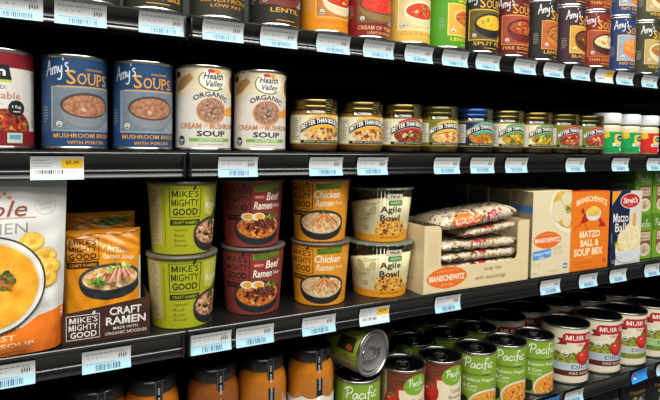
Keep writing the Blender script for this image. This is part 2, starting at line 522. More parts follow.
T1 = [(-.0343, 'under the pair of cans cut off at the top edge'), (.0288, 'under the dark green-rimmed can, second on the top rail'), (.1152, 'just before the top shelf seam'),
      (.1893, 'under the minestrone can on the top shelf'), (.2642, 'under the black lentil can on the top shelf'), (.3452, 'under the orange chunky soup can'),
      (.4200, 'under the red cream of tomato can'), (.4928, 'under the pale yellow chunky vegetable can'), (.5640, 'under the bright green lentil can'),
      (.6339, 'under the black split pea can'), (.7202, 'under the dark red can beside the split pea can'), (.7928, 'under the black lentil can beside the purple can'),
      (.8653, 'under the purple black bean can'), (.9342, None), (.9968, 'under the navy no chicken noodle can'), (1.0784, 'under the olive vegetable can')]
for x, w in T1:
    if w: price_tag(0, x, 'white and blue price tag ' + w)
    else: price_tag(0, x, 'white price tag with yellow corner under the red thai coconut can', 'sale2', 'yellow cornered price tags')
T2 = [(.2104, 'under the first white organic mushroom can'), (.3372, 'under the first bouillon jar'), (.4138, 'under the second bouillon jar'),
      (.5534, 'under the olive-lidded bouillon jar'), (.6287, 'under the blue-lidded bouillon jar'), (.7070, 'under the jar just past the blue-lidded jar'),
      (.8600, 'under the first red-arched olive jar'), (.9940, 'under the first green-labelled white-lidded jar'), (1.1080, 'under the red-labelled white-lidded jar')]
price_tag(1, .0052, 'white price tag with yellow price patch under the blue mushroom bisque can', 'sale', 'yellow cornered price tags')
for x, w in T2: price_tag(1, x, 'white and blue price tag ' + w)
T3 = [(-.0437, 'under the white soup pouch'), (.0551, 'under the brown craft ramen tray'), (.1773, 'just past the seam, under the lime cups'), (.2359, 'under the dark red noodle cups'),
      (.3304, 'under the orange noodle cups'), (.5629, 'under the cream carton of soup mix bags'), (.8034, 'under the cream matzo ball box'), (.9097, 'under the orange matzo box'),
      (1.0015, 'under the navy and white matzo box'), (1.1159, 'under the green soup cartons')]
for x, w in T3: price_tag(2, x, 'white and blue price tag ' + w)
price_tag(2, .4227, 'white price tag with yellow price patch under the cream bean bowls', 'sale2', 'yellow cornered price tags')
price_tag(3, .8124, 'bright blue promo tag under the last green soup can', 'promo', 'bright blue promo tags')
price_tag(3, .8811, 'white and blue price tag under the first diced tomato can')
price_tag(3, 1.0878, 'bright blue promo tag with red emblem under the tomato cans', 'promo', 'bright blue promo tags', .001, -.06)
price_tag(3, 1.1740, 'white and blue price tag at the far end of the lowest rail')

# ------------------------------------------------------------------ top shelf: soup cans
Z1 = DECKZ[0] + .0005
CY = .655 + .0365
YC = CY
dark = '#24231f'
A = amys
A(-.0420, YC, Z1, 'dark soup can, first on the top shelf, mostly above the picture edge', base='#2b2c22', title='CHILI', phi=.0)
A(.0385, YC, Z1, 'dark green soup can second on the top shelf before the seam', base='#303322', title='LENTIL')
A(.1139, YC, Z1, 'dark soup can standing over the top shelf seam', base='#2b2c22', title='VEGETABLE')
A(.1945, YC, Z1, 'olive black minestrone can, first past the top shelf seam', base='#35352a', title='MINESTRONE', sub='LOW FAT', gold='#cf8f2c', phi=.12, tdy=8)
A(.2755, YC, Z1, 'black lentil can with red picture beside the orange can', base='#292823', pic='#7a3430', soup=('#8a3b28', '#b0603c', '#d8a080'), body='#6e2c26', title='LENTIL', phi=.1, tdy=6)
A(.3535, YC, Z1, 'orange chunky tomato soup can on the top shelf', base='#e08c14', pic='#b87838', frame='#e0a850', soup=('#b8281c', '#d0402a'), body='#d9c9a0', rim='#e9dcb8', title='CHUNKY TOMATO', tcol='#c8641a', gold='#7a2a18', phi=.3)
A(.4275, YC, Z1, 'dark red cream of tomato can on the top shelf', base='#7c1a1c', pic='#6e5030', soup=('#c02418', '#d8331f', '#e04a30'), body='#8a6a3a', rim='#5c4020', title='CREAM OF TOMATO', sub='LIGHT IN SODIUM', gold='#e0b070', phi=.1, n=0, bowlw=35)
A(.5035, YC, Z1, 'pale yellow chunky vegetable can with tomato soup bowl', base='#dfb650', pic='#d8c48c', soup=('#b02018', '#d0432a', '#c83422'), body='#d8cf9c', rim='#efe6c0', bits=('#d86a30', '#8a9a3a', '#e8c060', '#e05a38'), title='CHUNKY VEG', tcol='#c09048', gold='#8a3a1c', frame='#f0e2b0', band='#d8b858', phi=.06)
A(.5765, YC, Z1, 'bright green lentil vegetable can between yellow and black cans', base='#4c9421', pic='#dca63a', soup=('#9a3a1c', '#c8642c', '#d88a3c'), body='#d8a040', rim='#e8c070', title='LENTIL VEG', gold='#e8d23a', frame='#f0d060', phi=.62)
A(.6505, YC, Z1, 'black split pea can with yellow soup picture', base='#23241f', pic='#5a5020', frame='#c8a83a', soup=('#c89018', '#e0b428', '#e8c848'), body='#191a18', rim='#141412', title='SPLIT PEA', phi=-.02, n=3, bits=('#6a8a2a',), gold='#d8a838')
A(.7240, YC, Z1, 'dark red chunky bean soup can next after the split pea', base='#5e1a17', pic='#a0442a', frame='#d8803a', soup=('#7a2018', '#a83c22', '#c8562c'), body='#6a2018', rim='#3a1410', title='FIRE ROASTED', phi=.02, gold='#e0a048', n=22)
A(.7980, YC, Z1, 'black lentil vegetable can between red and purple cans', base='#25231e', pic='#b0602c', frame='#c88a3a', body='#c87a30', rim='#8a4a1c', title='LENTIL VEG', phi=.50)
A(0.8760, YC, Z1, 'dark purple black bean can on the top shelf', base='#3a2530', pic='#c8953a', frame='#e0b850', body='#5a3420', rim='#2a1a14', soup=('#4a2418', '#6a3420', '#8a5030'), title='BLACK BEAN', phi=.45)
tc = A(0.9500, YC, Z1, 'red thai coconut soup can, lower of its stack', base='#7c231b', pic='#9a4426', frame='#c8602a', body='#3a2016', rim='#2a1a14', soup=('#c8a060', '#e0c890', '#e8dcb0'), bits=('#c8502a', '#2a3a1a', '#e8e0c0'), title='THAI COCONUT', phi=.05)
nc = A(1.0310, YC, Z1, 'navy no chicken noodle can, lower of its stack', base='#1f3a6a', pic='#8aa0b8', frame='#e0b870', body='#d8782a', rim='#e08a3a', soup=('#c8682a', '#d8924a', '#e8b870'), title='NO CHICKEN', phi=.24)
vg = A(1.1140, YC, Z1, 'olive vegetable barley can, lower of its stack', base='#3c3d25', pic='#b09a60', frame='#c8b070', body='#d8c8a0', rim='#e0d4b0', soup=('#9a4a22', '#b8783a', '#8a8a3a'), title='VEGETABLE', phi=.34, gold='#e0b43a')
bl = A(1.1960, YC, Z1, 'last navy soup can at the far end of the top shelf', base='#1f4878', pic='#8aa0b8', body='#c8803a', rim='#d8903a', title='NOODLE', phi=-.1)
UP = .1087
dup(tc, (.9502, YC, Z1 + UP), 'red thai coconut soup can, upper of its stack')
dup(nc, (1.0311, YC, Z1 + UP), 'navy no chicken noodle can, upper of its stack')
dup(vg, (1.1142, YC, Z1 + UP), 'olive vegetable barley can, upper of its stack')
A(.8762, YC, Z1 + UP, 'dark purple black bean can, upper of its stack', base='#3a2530', pic='#c8953a', title='BLACK BEAN')

# ------------------------------------------------------------------ second shelf
Z2 = DECKZ[1] + .0005
def veg_can(X, Y, Z, label):
    r, h = .0370, .1085
    t = thing('soup_can', label, 'can', (X, Y, Z), 0, 'soup cans on the second shelf'); can_metal(t, r, h, STEEL_LID, False)
    c = Canvas(); H = CIRC(r) / 2
    c.rect(-H, 0, H, 100, mat('#d5d0c8', .4)); c.rect(-H, 84, H, 100, mat('#7d1a20', .4)); c.rect(-H, 0, H, 16, mat('#7d1a20', .4))
    c.poly([(-44, 71), (9, 71), (6, 87), (-44, 87)], '#17181a'); c.rect(-44, 68.5, 9, 71, '#a8c030')
    c.text('n', -5, 75, 3, 82, '#e8e8e4', .05)
    c.text('ED:', -6, 61, 4, 65, '#57544e', .01); c.text('table', -6, 50.5, 18, 58, '#a8603a', .0)
    c.lines(-18, 43, 10, 47, 1, '#b8b2a6', .8)
    c.ell(4, 18, 27, 22, food('#4a1a12', '#8a3420', '#b05a34'), 30); c.blobs(4, 18, 24, 16, ('#c8402a', '#7a2c18', '#d89038', '#5a7a30', '#982818'), 40, 3.4, 4)
    c.rect(-H, 0, H, 16, mat('#7d1a20', .4))
    c.ell(14, 41, 9, 8.5, '#1b1c1e', 24); c.text('15g', 9, 40, 19, 44, '#d8d8d4', .02); c.rect(10, 36.5, 18, 37.8, '#c0c0bc')
    c.rect(4, 3, 20, 14, '#bcd0b8'); c.rect(6, 7, 18, 12, '#5f9ac0'); c.text('ORGANIC', -30, 5, -4, 10, '#d8c0b0', .01)
    c.rect(35, 18, 48, 82, '#c5c1ba'); c.lines(36, 20, 47, 82, 26, '#5a5854', 1.)
    c.build('label', t, wrap(r - .0011, .22, .004), frange(-H, H, 56))
veg_can(-.0535, .6990, Z2, 'white can with maroon bands beside the blue soup cans')
blue = dict(base='#21446a', pic='#6f7c88', frame='#8b97a2', body='#7f8589', rim='#4a4038', soup=('#8a5a44', '#a87458', '#b88668'), bits=('#a88a3a', '#7a6a2a', '#c8a888'), gold='#dd9a2e', sub='WITH PORCINI', group='soup cans on the second shelf', n=3, script='#d3dbe2')
A(.0256, .7005, Z2, 'blue mushroom bisque can beside the maroon-banded can', title='MUSHROOM BISQUE', phi=.34, bowlw=29, **blue)
A(.1030, .7010, Z2, 'blue mushroom bisque can beside the white organic mushroom can', title='MUSHROOM BISQUE', phi=.18, bowlw=29, **blue)

def arc_warp(cy, R):                         # bend a line of lettering up into an arch
    def f(x, y):
        a = x / R; q = R + (y - cy)
        return q * sin(a), cy - R + q * cos(a)
    return f
def hv_can(X, Y, Z, label, phi):
    r, h = .0370, .1095
    t = thing('soup_can', label, 'can', (X, Y, Z), 0, 'soup cans on the second shelf'); can_metal(t, r, h, STEEL_LID, False)
    c = Canvas(); H = CIRC(r) / 2
    c.rect(-H, 0, H, 101.5, mat('#d3cfc5', .4))
    c.poly([(-56, 101.4), (-56, 62), (-38, 66), (-22, 74), (-4, 70), (14, 74), (30, 68), (56, 60), (56, 101.4)], mat('#e0d0ac', .5, var=.2, scale=50))
    c.poly([(-54, 70), (-38, 74), (-22, 88), (-30, 97), (-46, 86)], mat('#b78f58', .5, var=.3)); c.poly([(-50, 90), (-30, 92), (-20, 100), (-46, 100)], mat('#e2d2ae', .5))
    c.line([(-52, 74), (-40, 82), (-28, 94)], 1., '#8a6234'); c.line([(-48, 72), (-34, 80), (-24, 90)], .8, '#9a7240')
    c.ell(40, 84, 9, 12, mat('#6e4a2e', .5, var=.4, scale=150)); c.ell(-47, 93, 5, 4, '#5a3a24')
    c.ell(3, 86.5, 19, 13.5, '#e9e6dc', 36); c.line([(3 + 18.6 * cos(a), 86.5 + 13 * sin(a)) for a in frange(2.2, 5.6, 26)], 1.6, '#5d8a4a')
    c.ell(8, 97.5, 5, 3, '#e09a2c', 16); c.ell(0, 98, 5, 2.4, '#c03a30', 14)
    c.text('Health', -10, 87.5, 17, 96, '#3a3f37', .03, .25); c.text('Valley', -7, 76, 17, 86, '#3a3f37', .03, .25)
    c.text('ORGANIC', -22, 65.5, 24, 72, '#24211e', .03, warp=arc_warp(66, 38))
    c.poly([(14, 48), (40, 57), (50, 56), (50, 42), (40, 42), (16, 42)], mat('#dd9434', .5, var=.2))
    c.ell(1, 47.5, 20, 17, '#d09a58', 36); c.ell(1, 48, 18.4, 15.6, food('#8a604c', '#a07862', '#b89884'), 36)
    c.blobs(1, 48, 15, 12, ('#6a4432', '#c4aa94', '#8a6450'), 10, 2.4, 6)
    c.line([(-8, 43), (0, 47), (8, 54)], .9, '#4f5a34'); c.line([(-2, 45), (7, 43)], .9, '#4f5a34'); c.line([(1, 48), (3, 55)], .9, '#4f5a34')
    c.text('CREAM', -42, 24.5, -12, 31.5, '#c07640', .03); c.text('OF', -10, 26, -4, 30, '#c07640', .02); c.text('MUSHROOM', -2, 24.5, 43, 31.5, '#c07640', .03)
    c.text('SOUP', -18, 14.5, 21, 22, '#1f1e1c', .05)
    c.rect(-28, 8, 30, 12.4, '#74a83e'); c.text('GLUTEN FREE', -16, 9, 18, 11.5, '#e6efe0', .01)
    c.rect(-16, 4, 18, 5, '#a09c94')
    c.ell(-40, 9, 5.6, 6.4, '#33332f', 20); c.rect(-44, 8.5, -36, 10.5, '#c8c6c0'); c.ell(-40, 6, 3, 2.4, '#8a8a84', 12)
    c.rect(40, 3, 47, 16, '#bcb8b0'); c.lines(60, 6, 90, 90, 24, '#8a867e', .8)
    c.build('label', t, wrap(r - .0011, phi, .004), frange(-H, H, 56))
hv_can(.1800, .7015, Z2, 'white organic cream of mushroom can nearest the blue cans', .02)
hv_can(.2600, .7020, Z2, 'white organic cream of mushroom can nearest the jars', -.10)

def bouillon_jar(X, Y, Z, label, base='#e2dab4', accent='#e8a826', lid=GOLD, fd=('#8a5a2a', '#c89850', '#e2c890'), bits=('#7a3420', '#c89040', '#a85a30', '#d8b870', '#6a4a1c'), paste='#6b4420', phi=0., edge='#8d8a2a', strip='#d8d4c4', seed=1):
    r = .0355
    t = thing('bouillon_jar', label, 'jar', (X, Y, Z), 0, 'bouillon jars on the second shelf')
    bm = bmesh.new()
    lathe(bm, [(0, .001), (r * .8, .001), (r * .86, 0), (r * .96, .003), (r, .008), (r, .053), (r * .985, .0565), (r * .93, .059), (r * .93, .064), (0, .064)])
    link('glass_jar', bm, mat(paste, .08, 0, .25, coat=1., scale=40), t)
    bm = bmesh.new(); q = r * .985
    lathe(bm, [(0, .0605), (q - .001, .0605), (q, .0612), (q, .0655), (q - .0006, .0662), (q - .0006, .0672), (q, .0680), (q, .0742), (q - .0012, .0757), (q - .004, .0762), (q - .006, .0756), (0, .0756)])
    link('lid', bm, lid, t)
    c = Canvas(); H = CIRC(r) / 2
    c.rect(-H, 11, H, 54, mat(base, .4, var=.1)); c.rect(-H, 11, H, 12.6, mat(edge, .35)); c.rect(-H, 52.5, H, 54, mat(edge, .35))
    c.rect(-53, 17, -37, 49, strip); c.outline(-53, 17, -37, 49, .5, '#6f6c62'); c.lines(-52, 18, -38, 48, 12, '#7d7a70', 1., seed)
    c.rect(60, 15, 95, 50, strip); c.lines(62, 17, 93, 48, 14, '#8d8a80', .8)
    c.ell(2, 27, 33, 15, food(*fd, scale=300), 30); c.blobs(2, 28, 31, 13, bits, 46, 3.8, seed)
    W = 36; n = 20
    arch = lambda x, k=0: 32.5 + k + 12.5 * (1 - (x / W) ** 2)
    up = [(W * (2 * i / n - 1), 0) for i in range(n + 1)]
    def ribbon(x0, x1, k0, k1, m):
        xs = [x0 + (x1 - x0) * i / n for i in range(n + 1)]
        vs = [(x, arch(x, k0)) for x in xs] + [(x, arch(x, k1)) for x in xs]
        c.add(vs, [(i, i + 1, n + 2 + i, n + 1 + i) for i in range(n)], m)
    ribbon(-24, 26, -10, -3.5, accent); ribbon(-24, 26, 3.5, 8.6, accent)
    ribbon(-36, 36, -5.8, 5.4, '#d8d0b8'); ribbon(-35.4, 35.4, -5.2, 4.8, '#171614')
    wp = lambda x, y: (x, y - 31 + arch(x))
    c.text('BETTER THAN BOUILLON', -34, 27.9, 34, 34.7, '#f0eee6', .045, warp=wp)
    c.rect(-36, 13, 36, 17, '#1d1c1a'); c.text('MADE WITH ROASTED', -30, 13.9, 30, 16.2, '#c9c5b8', .01)
    c.build('label', t, wrap(r, phi, 0), frange(-H, H, 56))
    s = Canvas(); s.rect(-5.5, -12, 5.5, 17, mat('#1c1b14', .3)); s.outline(-5, -11, 5, 16.5, .6, '#8a7c40'); s.lines(-3.5, -8, 3.5, 14, 6, '#a89a5a', .7, seed)
    s.build('seal_strip', t, wrap(r - .0004, phi + .20, .0590), frange(-6, 6, 6))
ZJ = Z2; B = bouillon_jar
mush = dict(fd=('#b08040', '#d8b880', '#e8d8a8'))
B(.3470, .7060, ZJ, 'gold-lidded bouillon jar with yellow arch, first beside the white cans', seed=1, **mush)
B(.4270, .7055, ZJ, 'gold-lidded bouillon jar with yellow arch, second in the row', seed=2, **mush)
B(.5025, .7045, ZJ, 'gold-lidded bouillon jar with red arch and beef picture', accent='#b82c2c', fd=('#5a1e16', '#8a3a26', '#a85a38'), bits=('#6a1a14', '#a8442c', '#6a7a2c', '#d0b080'), paste='#42210f', seed=3)
B(.5785, .7045, ZJ, 'olive-lidded bouillon jar with pale yellow soup picture', base='#6f7326', accent='#dfae3a', lid=OLIVE_LID, fd=('#b88a3a', '#d8b468', '#e2c888'), bits=('#c8643a', '#d8b060', '#e2cc90'), paste='#544014', seed=4)
B(.6575, .7040, ZJ, 'blue-lidded bouillon jar with navy label', base='#1c2644', accent='#3aa89a', lid=BLUE_LID, fd=('#8a3a1a', '#c8882c', '#7a8a2a'), bits=('#c8501e', '#d8b030', '#6a8a2a', '#b83a20'), paste='#2a221a', edge='#8d8a4a', seed=5)
veg = dict(accent='#4f9a4a', fd=('#8a6a20', '#c8a030', '#6a8a2a'), bits=('#d8a82a', '#6a8a2a', '#c8642a', '#3a5a1a', '#e0c050'), paste='#3a2a14')
B(.7330, .7035, ZJ, 'gold-lidded jar with green arch, beside the blue-lidded jar', seed=6, **veg)
B(.8085, .7035, ZJ, 'gold-lidded jar with green arch, beside the olive jars', seed=7, **veg)
ob = dict(base='#777826', accent='#b83030', lid=OLIVE_LID, fd=('#5a1a12', '#8a3a22', '#b06a40'), bits=('#7a1e16', '#b04a2c', '#d8a070'), paste='#2c1d0f', edge='#a8a03a')
B(.8840, .7030, ZJ, 'olive-lidded jar with red arch, beside the green-arched jar', seed=8, **ob)
B(.9590, .7030, ZJ, 'olive-lidded jar with red arch, beside the white-lidded jars', seed=9, **ob)

def powder_jar(X, Y, Z, label, col, word):
    r, h = .0285, .0845
    t = thing('powder_jar', label, 'jar', (X, Y, Z), 0, 'white-lidded powder jars')
    bm = bmesh.new(); lathe(bm, [(0, 0), (r * .9, 0), (r, .002), (r, .055), (r * .96, .058), (r * .86, .060), (r * .86, .066), (0, .066)])
    link('glass_jar', bm, mat('#d3c9a4', .12, 0, .12, coat=.8), t)
    bm = bmesh.new(); q = r * .98
    lathe(bm, [(0, .0625), (q, .0625), (q + .0004, .064), (q + .0004, .082), (q - .0012, .0840), (q - .003, h), (0, h)])
    link('lid', bm, mat('#d9dadb', .4), t)
    c = Canvas(); H = CIRC(r) / 2
    c.rect(-H, 3, H, 46, mat(col, .4))
    c.poly([(-34, 46), (-22, 46), (-20, 36), (-26, 33), (-34, 34)], '#e6b422')
    c.rrect(-10, 17, 22, 41, 4, '#e3bd35'); c.ell(6, 33, 13, 7.5, '#d8dcd0', 24); c.ell(6, 33, 12, 6.2, '#2c4a34', 24); c.text('Herb-Ox', -3, 31, 15, 35, '#e8e8e0', .02)
    c.rect(-14, 17, 22, 23, '#e8e6da'); c.text(word, -10, 18.3, 18, 21.7, '#2a2a26', .02)
    c.lines(-34, 5, -4, 13, 3, '#26332a', .7); c.ell(8, 10, 4, 4, '#e2d4b8', 12)
    c.build('label', t, wrap(r, .0, 0), frange(-H, H, 44))
powder_jar(1.0245, .7010, Z2, 'white-lidded powder jar with green label beside the olive jar', '#13984a', 'CHICKEN')
powder_jar(1.0905, .7010, Z2, 'white-lidded powder jar with green label between green and red ones', '#13984a', 'CHICKEN')
powder_jar(1.1565, .7010, Z2, 'white-lidded powder jar with red label', '#c9281f', 'BEEF')

# ------------------------------------------------------------------ third shelf: cups and bowls
Z3 = DECKZ[2] + .0005
LIDW = mat('#5f5952', .4, .3, .25, scale=150)
def ramen_cup(X, Y, Z, label, kind, phi):
    H = .0933; rb, rt = .0382, .0445
    T = lambda y: rb + (rt - rb) * min(max(y, 0), 92) / 92.
    col = {'lime': '#a3a71c', 'beef': '#80362f', 'chicken': '#dc9022'}[kind]
    t = thing('noodle_cup', label, 'noodle cup', (X, Y, Z), 0, {'lime': 'lime green noodle cups', 'beef': 'dark red noodle cups', 'chicken': 'orange noodle cups'}[kind])
    bm = bmesh.new(); lathe(bm, [(0, .004), (rb - .002, .004), (rb - .002, .0), (rb, .0), (rb, .001), (rt, .0905), (rt, .0915), (0, .0915)])
    link('cup_body', bm, mat(col, .4), t)
    bm = bmesh.new(); q = rt + .0018
    lathe(bm, [(rt + .0002, .0890), (q - .0004, .0888), (q, .0902), (q - .0002, .0922), (q - .0012, .0930), (rt - .002, .0932), (rt - .004, .0926), (0, .0926)])
    link('lid', bm, LIDW, t)
    c = Canvas(); h = CIRC(.0362) / 2
    c.rect(-h, 1, h, 88.6, mat(col, .4, var=.08))
    k = '#1c1a16'
    ink = {'lime': '#23260f', 'beef': '#1f0f0f', 'chicken': '#231607'}[kind]
    c.outline(-37, 48, -4, 84, 1.2, ink)
    c.text("MIKE'S", -34.5, 73.5, -6.5, 82, ink, .012); c.text('MIGHTY', -35, 62, -6, 71, ink, .012); c.text('GOOD', -34, 50.5, -7, 59.5, ink, .045)
    c.ell(-11, 85, 1.5, 3, ink, 10, -.4)
    c.rect(-37, 37.5, -4, 45, ink); c.text('CRAFT RAMEN', -34, 39.3, -7, 43.3, col, .02)
    if kind == 'lime':
        for i, wd in enumerate((16, 12, 13, 15)): c.text(('Vegetarian', 'Rich', 'Broth', 'Soup')[i], -33, 29.5 - i * 6.5, -33 + wd, 33.5 - i * 6.5, '#4d5410', .0, .2)
        c.poly([(0, 84), (30, 88), (30, 62), (14, 48), (2, 52)], mat('#c2c455', .45, var=.2)); c.text('Ramen', 3, 58, 28, 66, '#e8ead0', .02, .2)
        c.bowl(15, 28, 26, 19, 27, '#26272a', '#34353a', food('#8a4a2a', '#c8906a', '#d8b088'), ('#8a3a22', '#e0c8a0', '#2f5a20', '#c87a58', '#1f3a16', '#b05a3a'), 46, 3.6, 2)
        for i in range(6): c.ell(12 + i * 2.6, 40 + i * 3, 3, 7, ('#2f4a1a', '#4a6a26')[i % 2], 12, -.5)
        c.rect(-66, 12, -47, 86, mat('#b9ab78', .5)); c.lines(-64, 14, -50, 84, 24, '#7a6e46', .9)
        c.line([(-43, 10 + i * 3 + (i % 2)) for i in range(24)], .8, '#6f7414')
    else:
        c.poly([(0, 85), (34, 88), (34, 78.5), (0, 76.5)], '#66851e'); c.text('MADE WITH', 2, 82, 20, 85, '#23300c', .01); c.text('ORGANIC NOODLES', 2, 78, 32, 81.4, '#23300c', .01)
        if kind == 'beef':
            c.rect(0, 66, 14, 72.5, '#b02a2c'); c.text('SPICY', 1.6, 67.8, 12.4, 70.8, '#e6d8c4', .02)
            c.text('Beef', 15, 64.5, 35, 75.5, '#efe6d6', .03, .2); c.text('Ramen', 0, 52.5, 24, 63, '#efe6d6', .03, .2); c.text('Soup', 26, 53.5, 37, 60, '#efe6d6', .01, .2)
            c.rect(-44, 4, -38, 40, col)
            fd = food('#a8481a', '#c8702a', '#d89040'); bits = ('#5a1e16', '#3a1410', '#7a3020', '#d8862c', '#8a3a22', '#d8a050')
        else:
            c.text('Chicken', -2, 64.5, 32, 75.5, '#efe4cc', .03, .2); c.text('Ramen', 0, 52.5, 23, 62.5, '#e9dcc0', .02, .2); c.text('Soup', 25, 53.5, 37, 60, '#e9dcc0', .01, .2)
            fd = food('#b89058', '#d8b888', '#e6d0a8'); bits = ('#d8924a', '#e8d0a8', '#c87a40', '#e0b880', '#b8986a')
        c.bowl(8, 29, 32, 18.5, 26, '#232427', '#2f3034', fd, bits, 60, 3.0, 3)
        if kind == 'beef':
            for dx in (-7, 6): c.ell(dx, 42.5, 8, 5.4, '#e6e0cc', 18); c.ell(dx + 1, 42.6, 5.4, 4, '#e2a02c', 16)
            c.blobs(22, 41, 10, 6, ('#6a8a2a', '#8aa83a', '#4a6a1a'), 14, 2.4, 5); c.blobs(11, 32, 18, 8, ('#5a2018', '#7a3020', '#3f1610', '#8a4430'), 30, 2.8, 9)
            for i in range(9): c.line([(6 + i * 2, 39 - i % 2), (10 + i * 2.6, 29 + i % 3)], 1.2, ('#4a1a16', '#8a5040')[i % 2])
        else:
            c.blobs(12, 44, 9, 5, ('#2f5a1a', '#3f6a20', '#1f3a10'), 14, 2.6, 5)
            for i in range(9): c.line([(11 + (i - 4) * 1.0, 43 - abs(i - 4) * .4), (11 + (i - 4) * 4.6, 27 + (i % 3))], 1.5, ('#d8823a', '#e8b080', '#c86a34')[i % 3])
    c.build('sleeve_print', t, wrap(.0362, phi, 0, T), frange(-h, h, 52), (30, 60))
SH = .0937
ramen_cup(.1530, .7010, Z3, 'lime green noodle cup past the brown tray, lower of its stack', 'lime', .44)
ramen_cup(.1535, .7040, Z3 + SH, 'lime green noodle cup just below the second shelf, upper of its stack', 'lime', .44)
ramen_cup(.2560, .7130, Z3, 'dark red spicy beef noodle cup, lower of its stack', 'beef', -.34)
ramen_cup(.2535, .7130, Z3 + SH, 'dark red spicy beef noodle cup, upper of its stack', 'beef', -.28)
ramen_cup(.3620, .7080, Z3, 'orange chicken noodle cup, lower of its stack', 'chicken', -.60)
ramen_cup(.3615, .7100, Z3 + SH, 'orange chicken noodle cup, upper of its stack', 'chicken', -.62)

def bean_bowl(X, Y, Z, label, phi):
    rb, rt, H = .0425, .0515, .0850
    T = lambda y: rb + (rt - rb) * min(max(y, 0), 84) / 84.
    t = thing('bean_bowl', label, 'bowl', (X, Y, Z), 0, 'cream bean bowls')
    bm = bmesh.new(); lathe(bm, [(0, .004), (rb - .002, .004), (rb - .002, 0), (rb, 0), (rt, .0822), (0, .0822)])
    link('bowl_body', bm, mat('#d8d0a4', .4), t)
    bm = bmesh.new(); q = rt + .0028
    lathe(bm, [(rt + .0004, .0818), (q - .0004, .0816), (q, .0824), (q - .0006, .0838), (q - .002, .0846), (rt - .001, .0848), (rt - .003, .0842), (0, .0842)])
    link('lid', bm, mat('#5f6a58', .4, .1, .4, scale=120), t)
    c = Canvas(); h = CIRC(.047) / 2
    c.rect(-h, 0, h, 80.3, mat('#cfc79c', .42, var=.06))
    top = lambda x: 65 + 5 * sin((x + 40) / 34.) + x * .05
    xs = [-h + 2 * h * i / 60 for i in range(61)]
    c.add([(x, top(x) - 1.2) for x in xs] + [(x, 80.4) for x in xs], [(i, i + 1, 62 + i, 61 + i) for i in range(60)], '#a8502a')
    c.add([(x, top(x)) for x in xs] + [(x, 80.5) for x in xs], [(i, i + 1, 62 + i, 61 + i) for i in range(60)], mat('#191a19', .4))
    bot = lambda x: 14 + 3.0 * sin((x - 10) / 22.)
    c.add([(x, 0) for x in xs] + [(x, bot(x)) for x in xs], [(i, i + 1, 62 + i, 61 + i) for i in range(60)], mat('#e0961c', .42, var=.08))
    c.ell(16, 19, 28, 18, food('#b8782a', '#d8a040', '#e8c070'), 30); c.blobs(16, 20, 26, 16, ('#d8a030', '#8a3a1c', '#e8c050', '#b05a24', '#e0b048', '#6a2a18'), 60, 2.6, 8)
    c.add([(x, 0) for x in frange(-9, 48, 30)] + [(x, 10 + .002 * (x - 20) ** 2) for x in frange(-9, 48, 30)], [(i, i + 1, 30 + i, 29 + i) for i in range(28)], mat('#e0961c', .42, var=.08))
    c.text('MEXICAN BEANS', -2, 5.5, 34, 8.5, '#6a3a10', .01)
    c.text('Agile', -3, 43.5, 32, 56, '#1f1e18', .03); c.text('Bowl', -3, 32.5, 30, 42.5, '#1f1e18', .03)
    c.rrect(6, 66, 32, 75.5, 2, '#cfc6a0'); c.rrect(6.6, 66.6, 31.4, 75, 2, '#d9d2b4'); c.text('TRUE', 11, 68.8, 27, 73, '#3a3428', .05)
    c.rrect(9, 57, 33, 65.5, 2.5, '#4c8a45'); c.text('NORTH', 13, 59.2, 30, 63.4, '#d5e2c4', .03)
    for (x, y, w) in ((-30, 58, 22), (-36, 42, 24), (-40, 34, 16), (20, 64, 0)):
        if w: c.text(('vegetarian', 'plant protein', 'gluten free')[int(y) % 3], x, y, x + w, y + 4, '#5f7f3f', .005, .3); c.line(smooth_line([(x - 4, y - 2), (x + w / 2, y - 1), (x + w + 4, y + 5)]), .6, '#6f9450')
    c.ell(-34, 50, 6, 9, '#c9c68e', 16, .6); c.ell(-14, 50, 5, 8, '#cbc890', 16, -.5)
    c.text('NET WT', -31, 22, -22, 24.5, '#2a2a24', .03); c.text('2.1 OZ', -32, 18, -22, 21, '#2a2a24', .03)
    c.build('sleeve_print', t, wrap(.047, phi, 0, T), frange(-h, h, 52), (40,))
    g = Canvas(); R = random.Random(5)
    q2 = CIRC(rt + .0035) / 2
    for i in range(64):
        x = -q2 + 2 * q2 * i / 64; g.poly([(x, .4), (x + 3.4, .2), (x + 2.6, 1.5), (x + 1, 1.7)], ('#2f5a2c', '#b8bcae', '#4a7a3a')[i % 3])
    g.build('rim_print', t, wrap(rt + .0028, 0, .0816), frange(-q2, q2, 60), clip=False)
bean_bowl(.4720, .7095, Z3, 'cream bean bowl with black rim, lower of its stack', -.52)
bean_bowl(.4760, .7170, Z3 + .0854, 'cream bean bowl with black rim, upper of its stack', -.52)

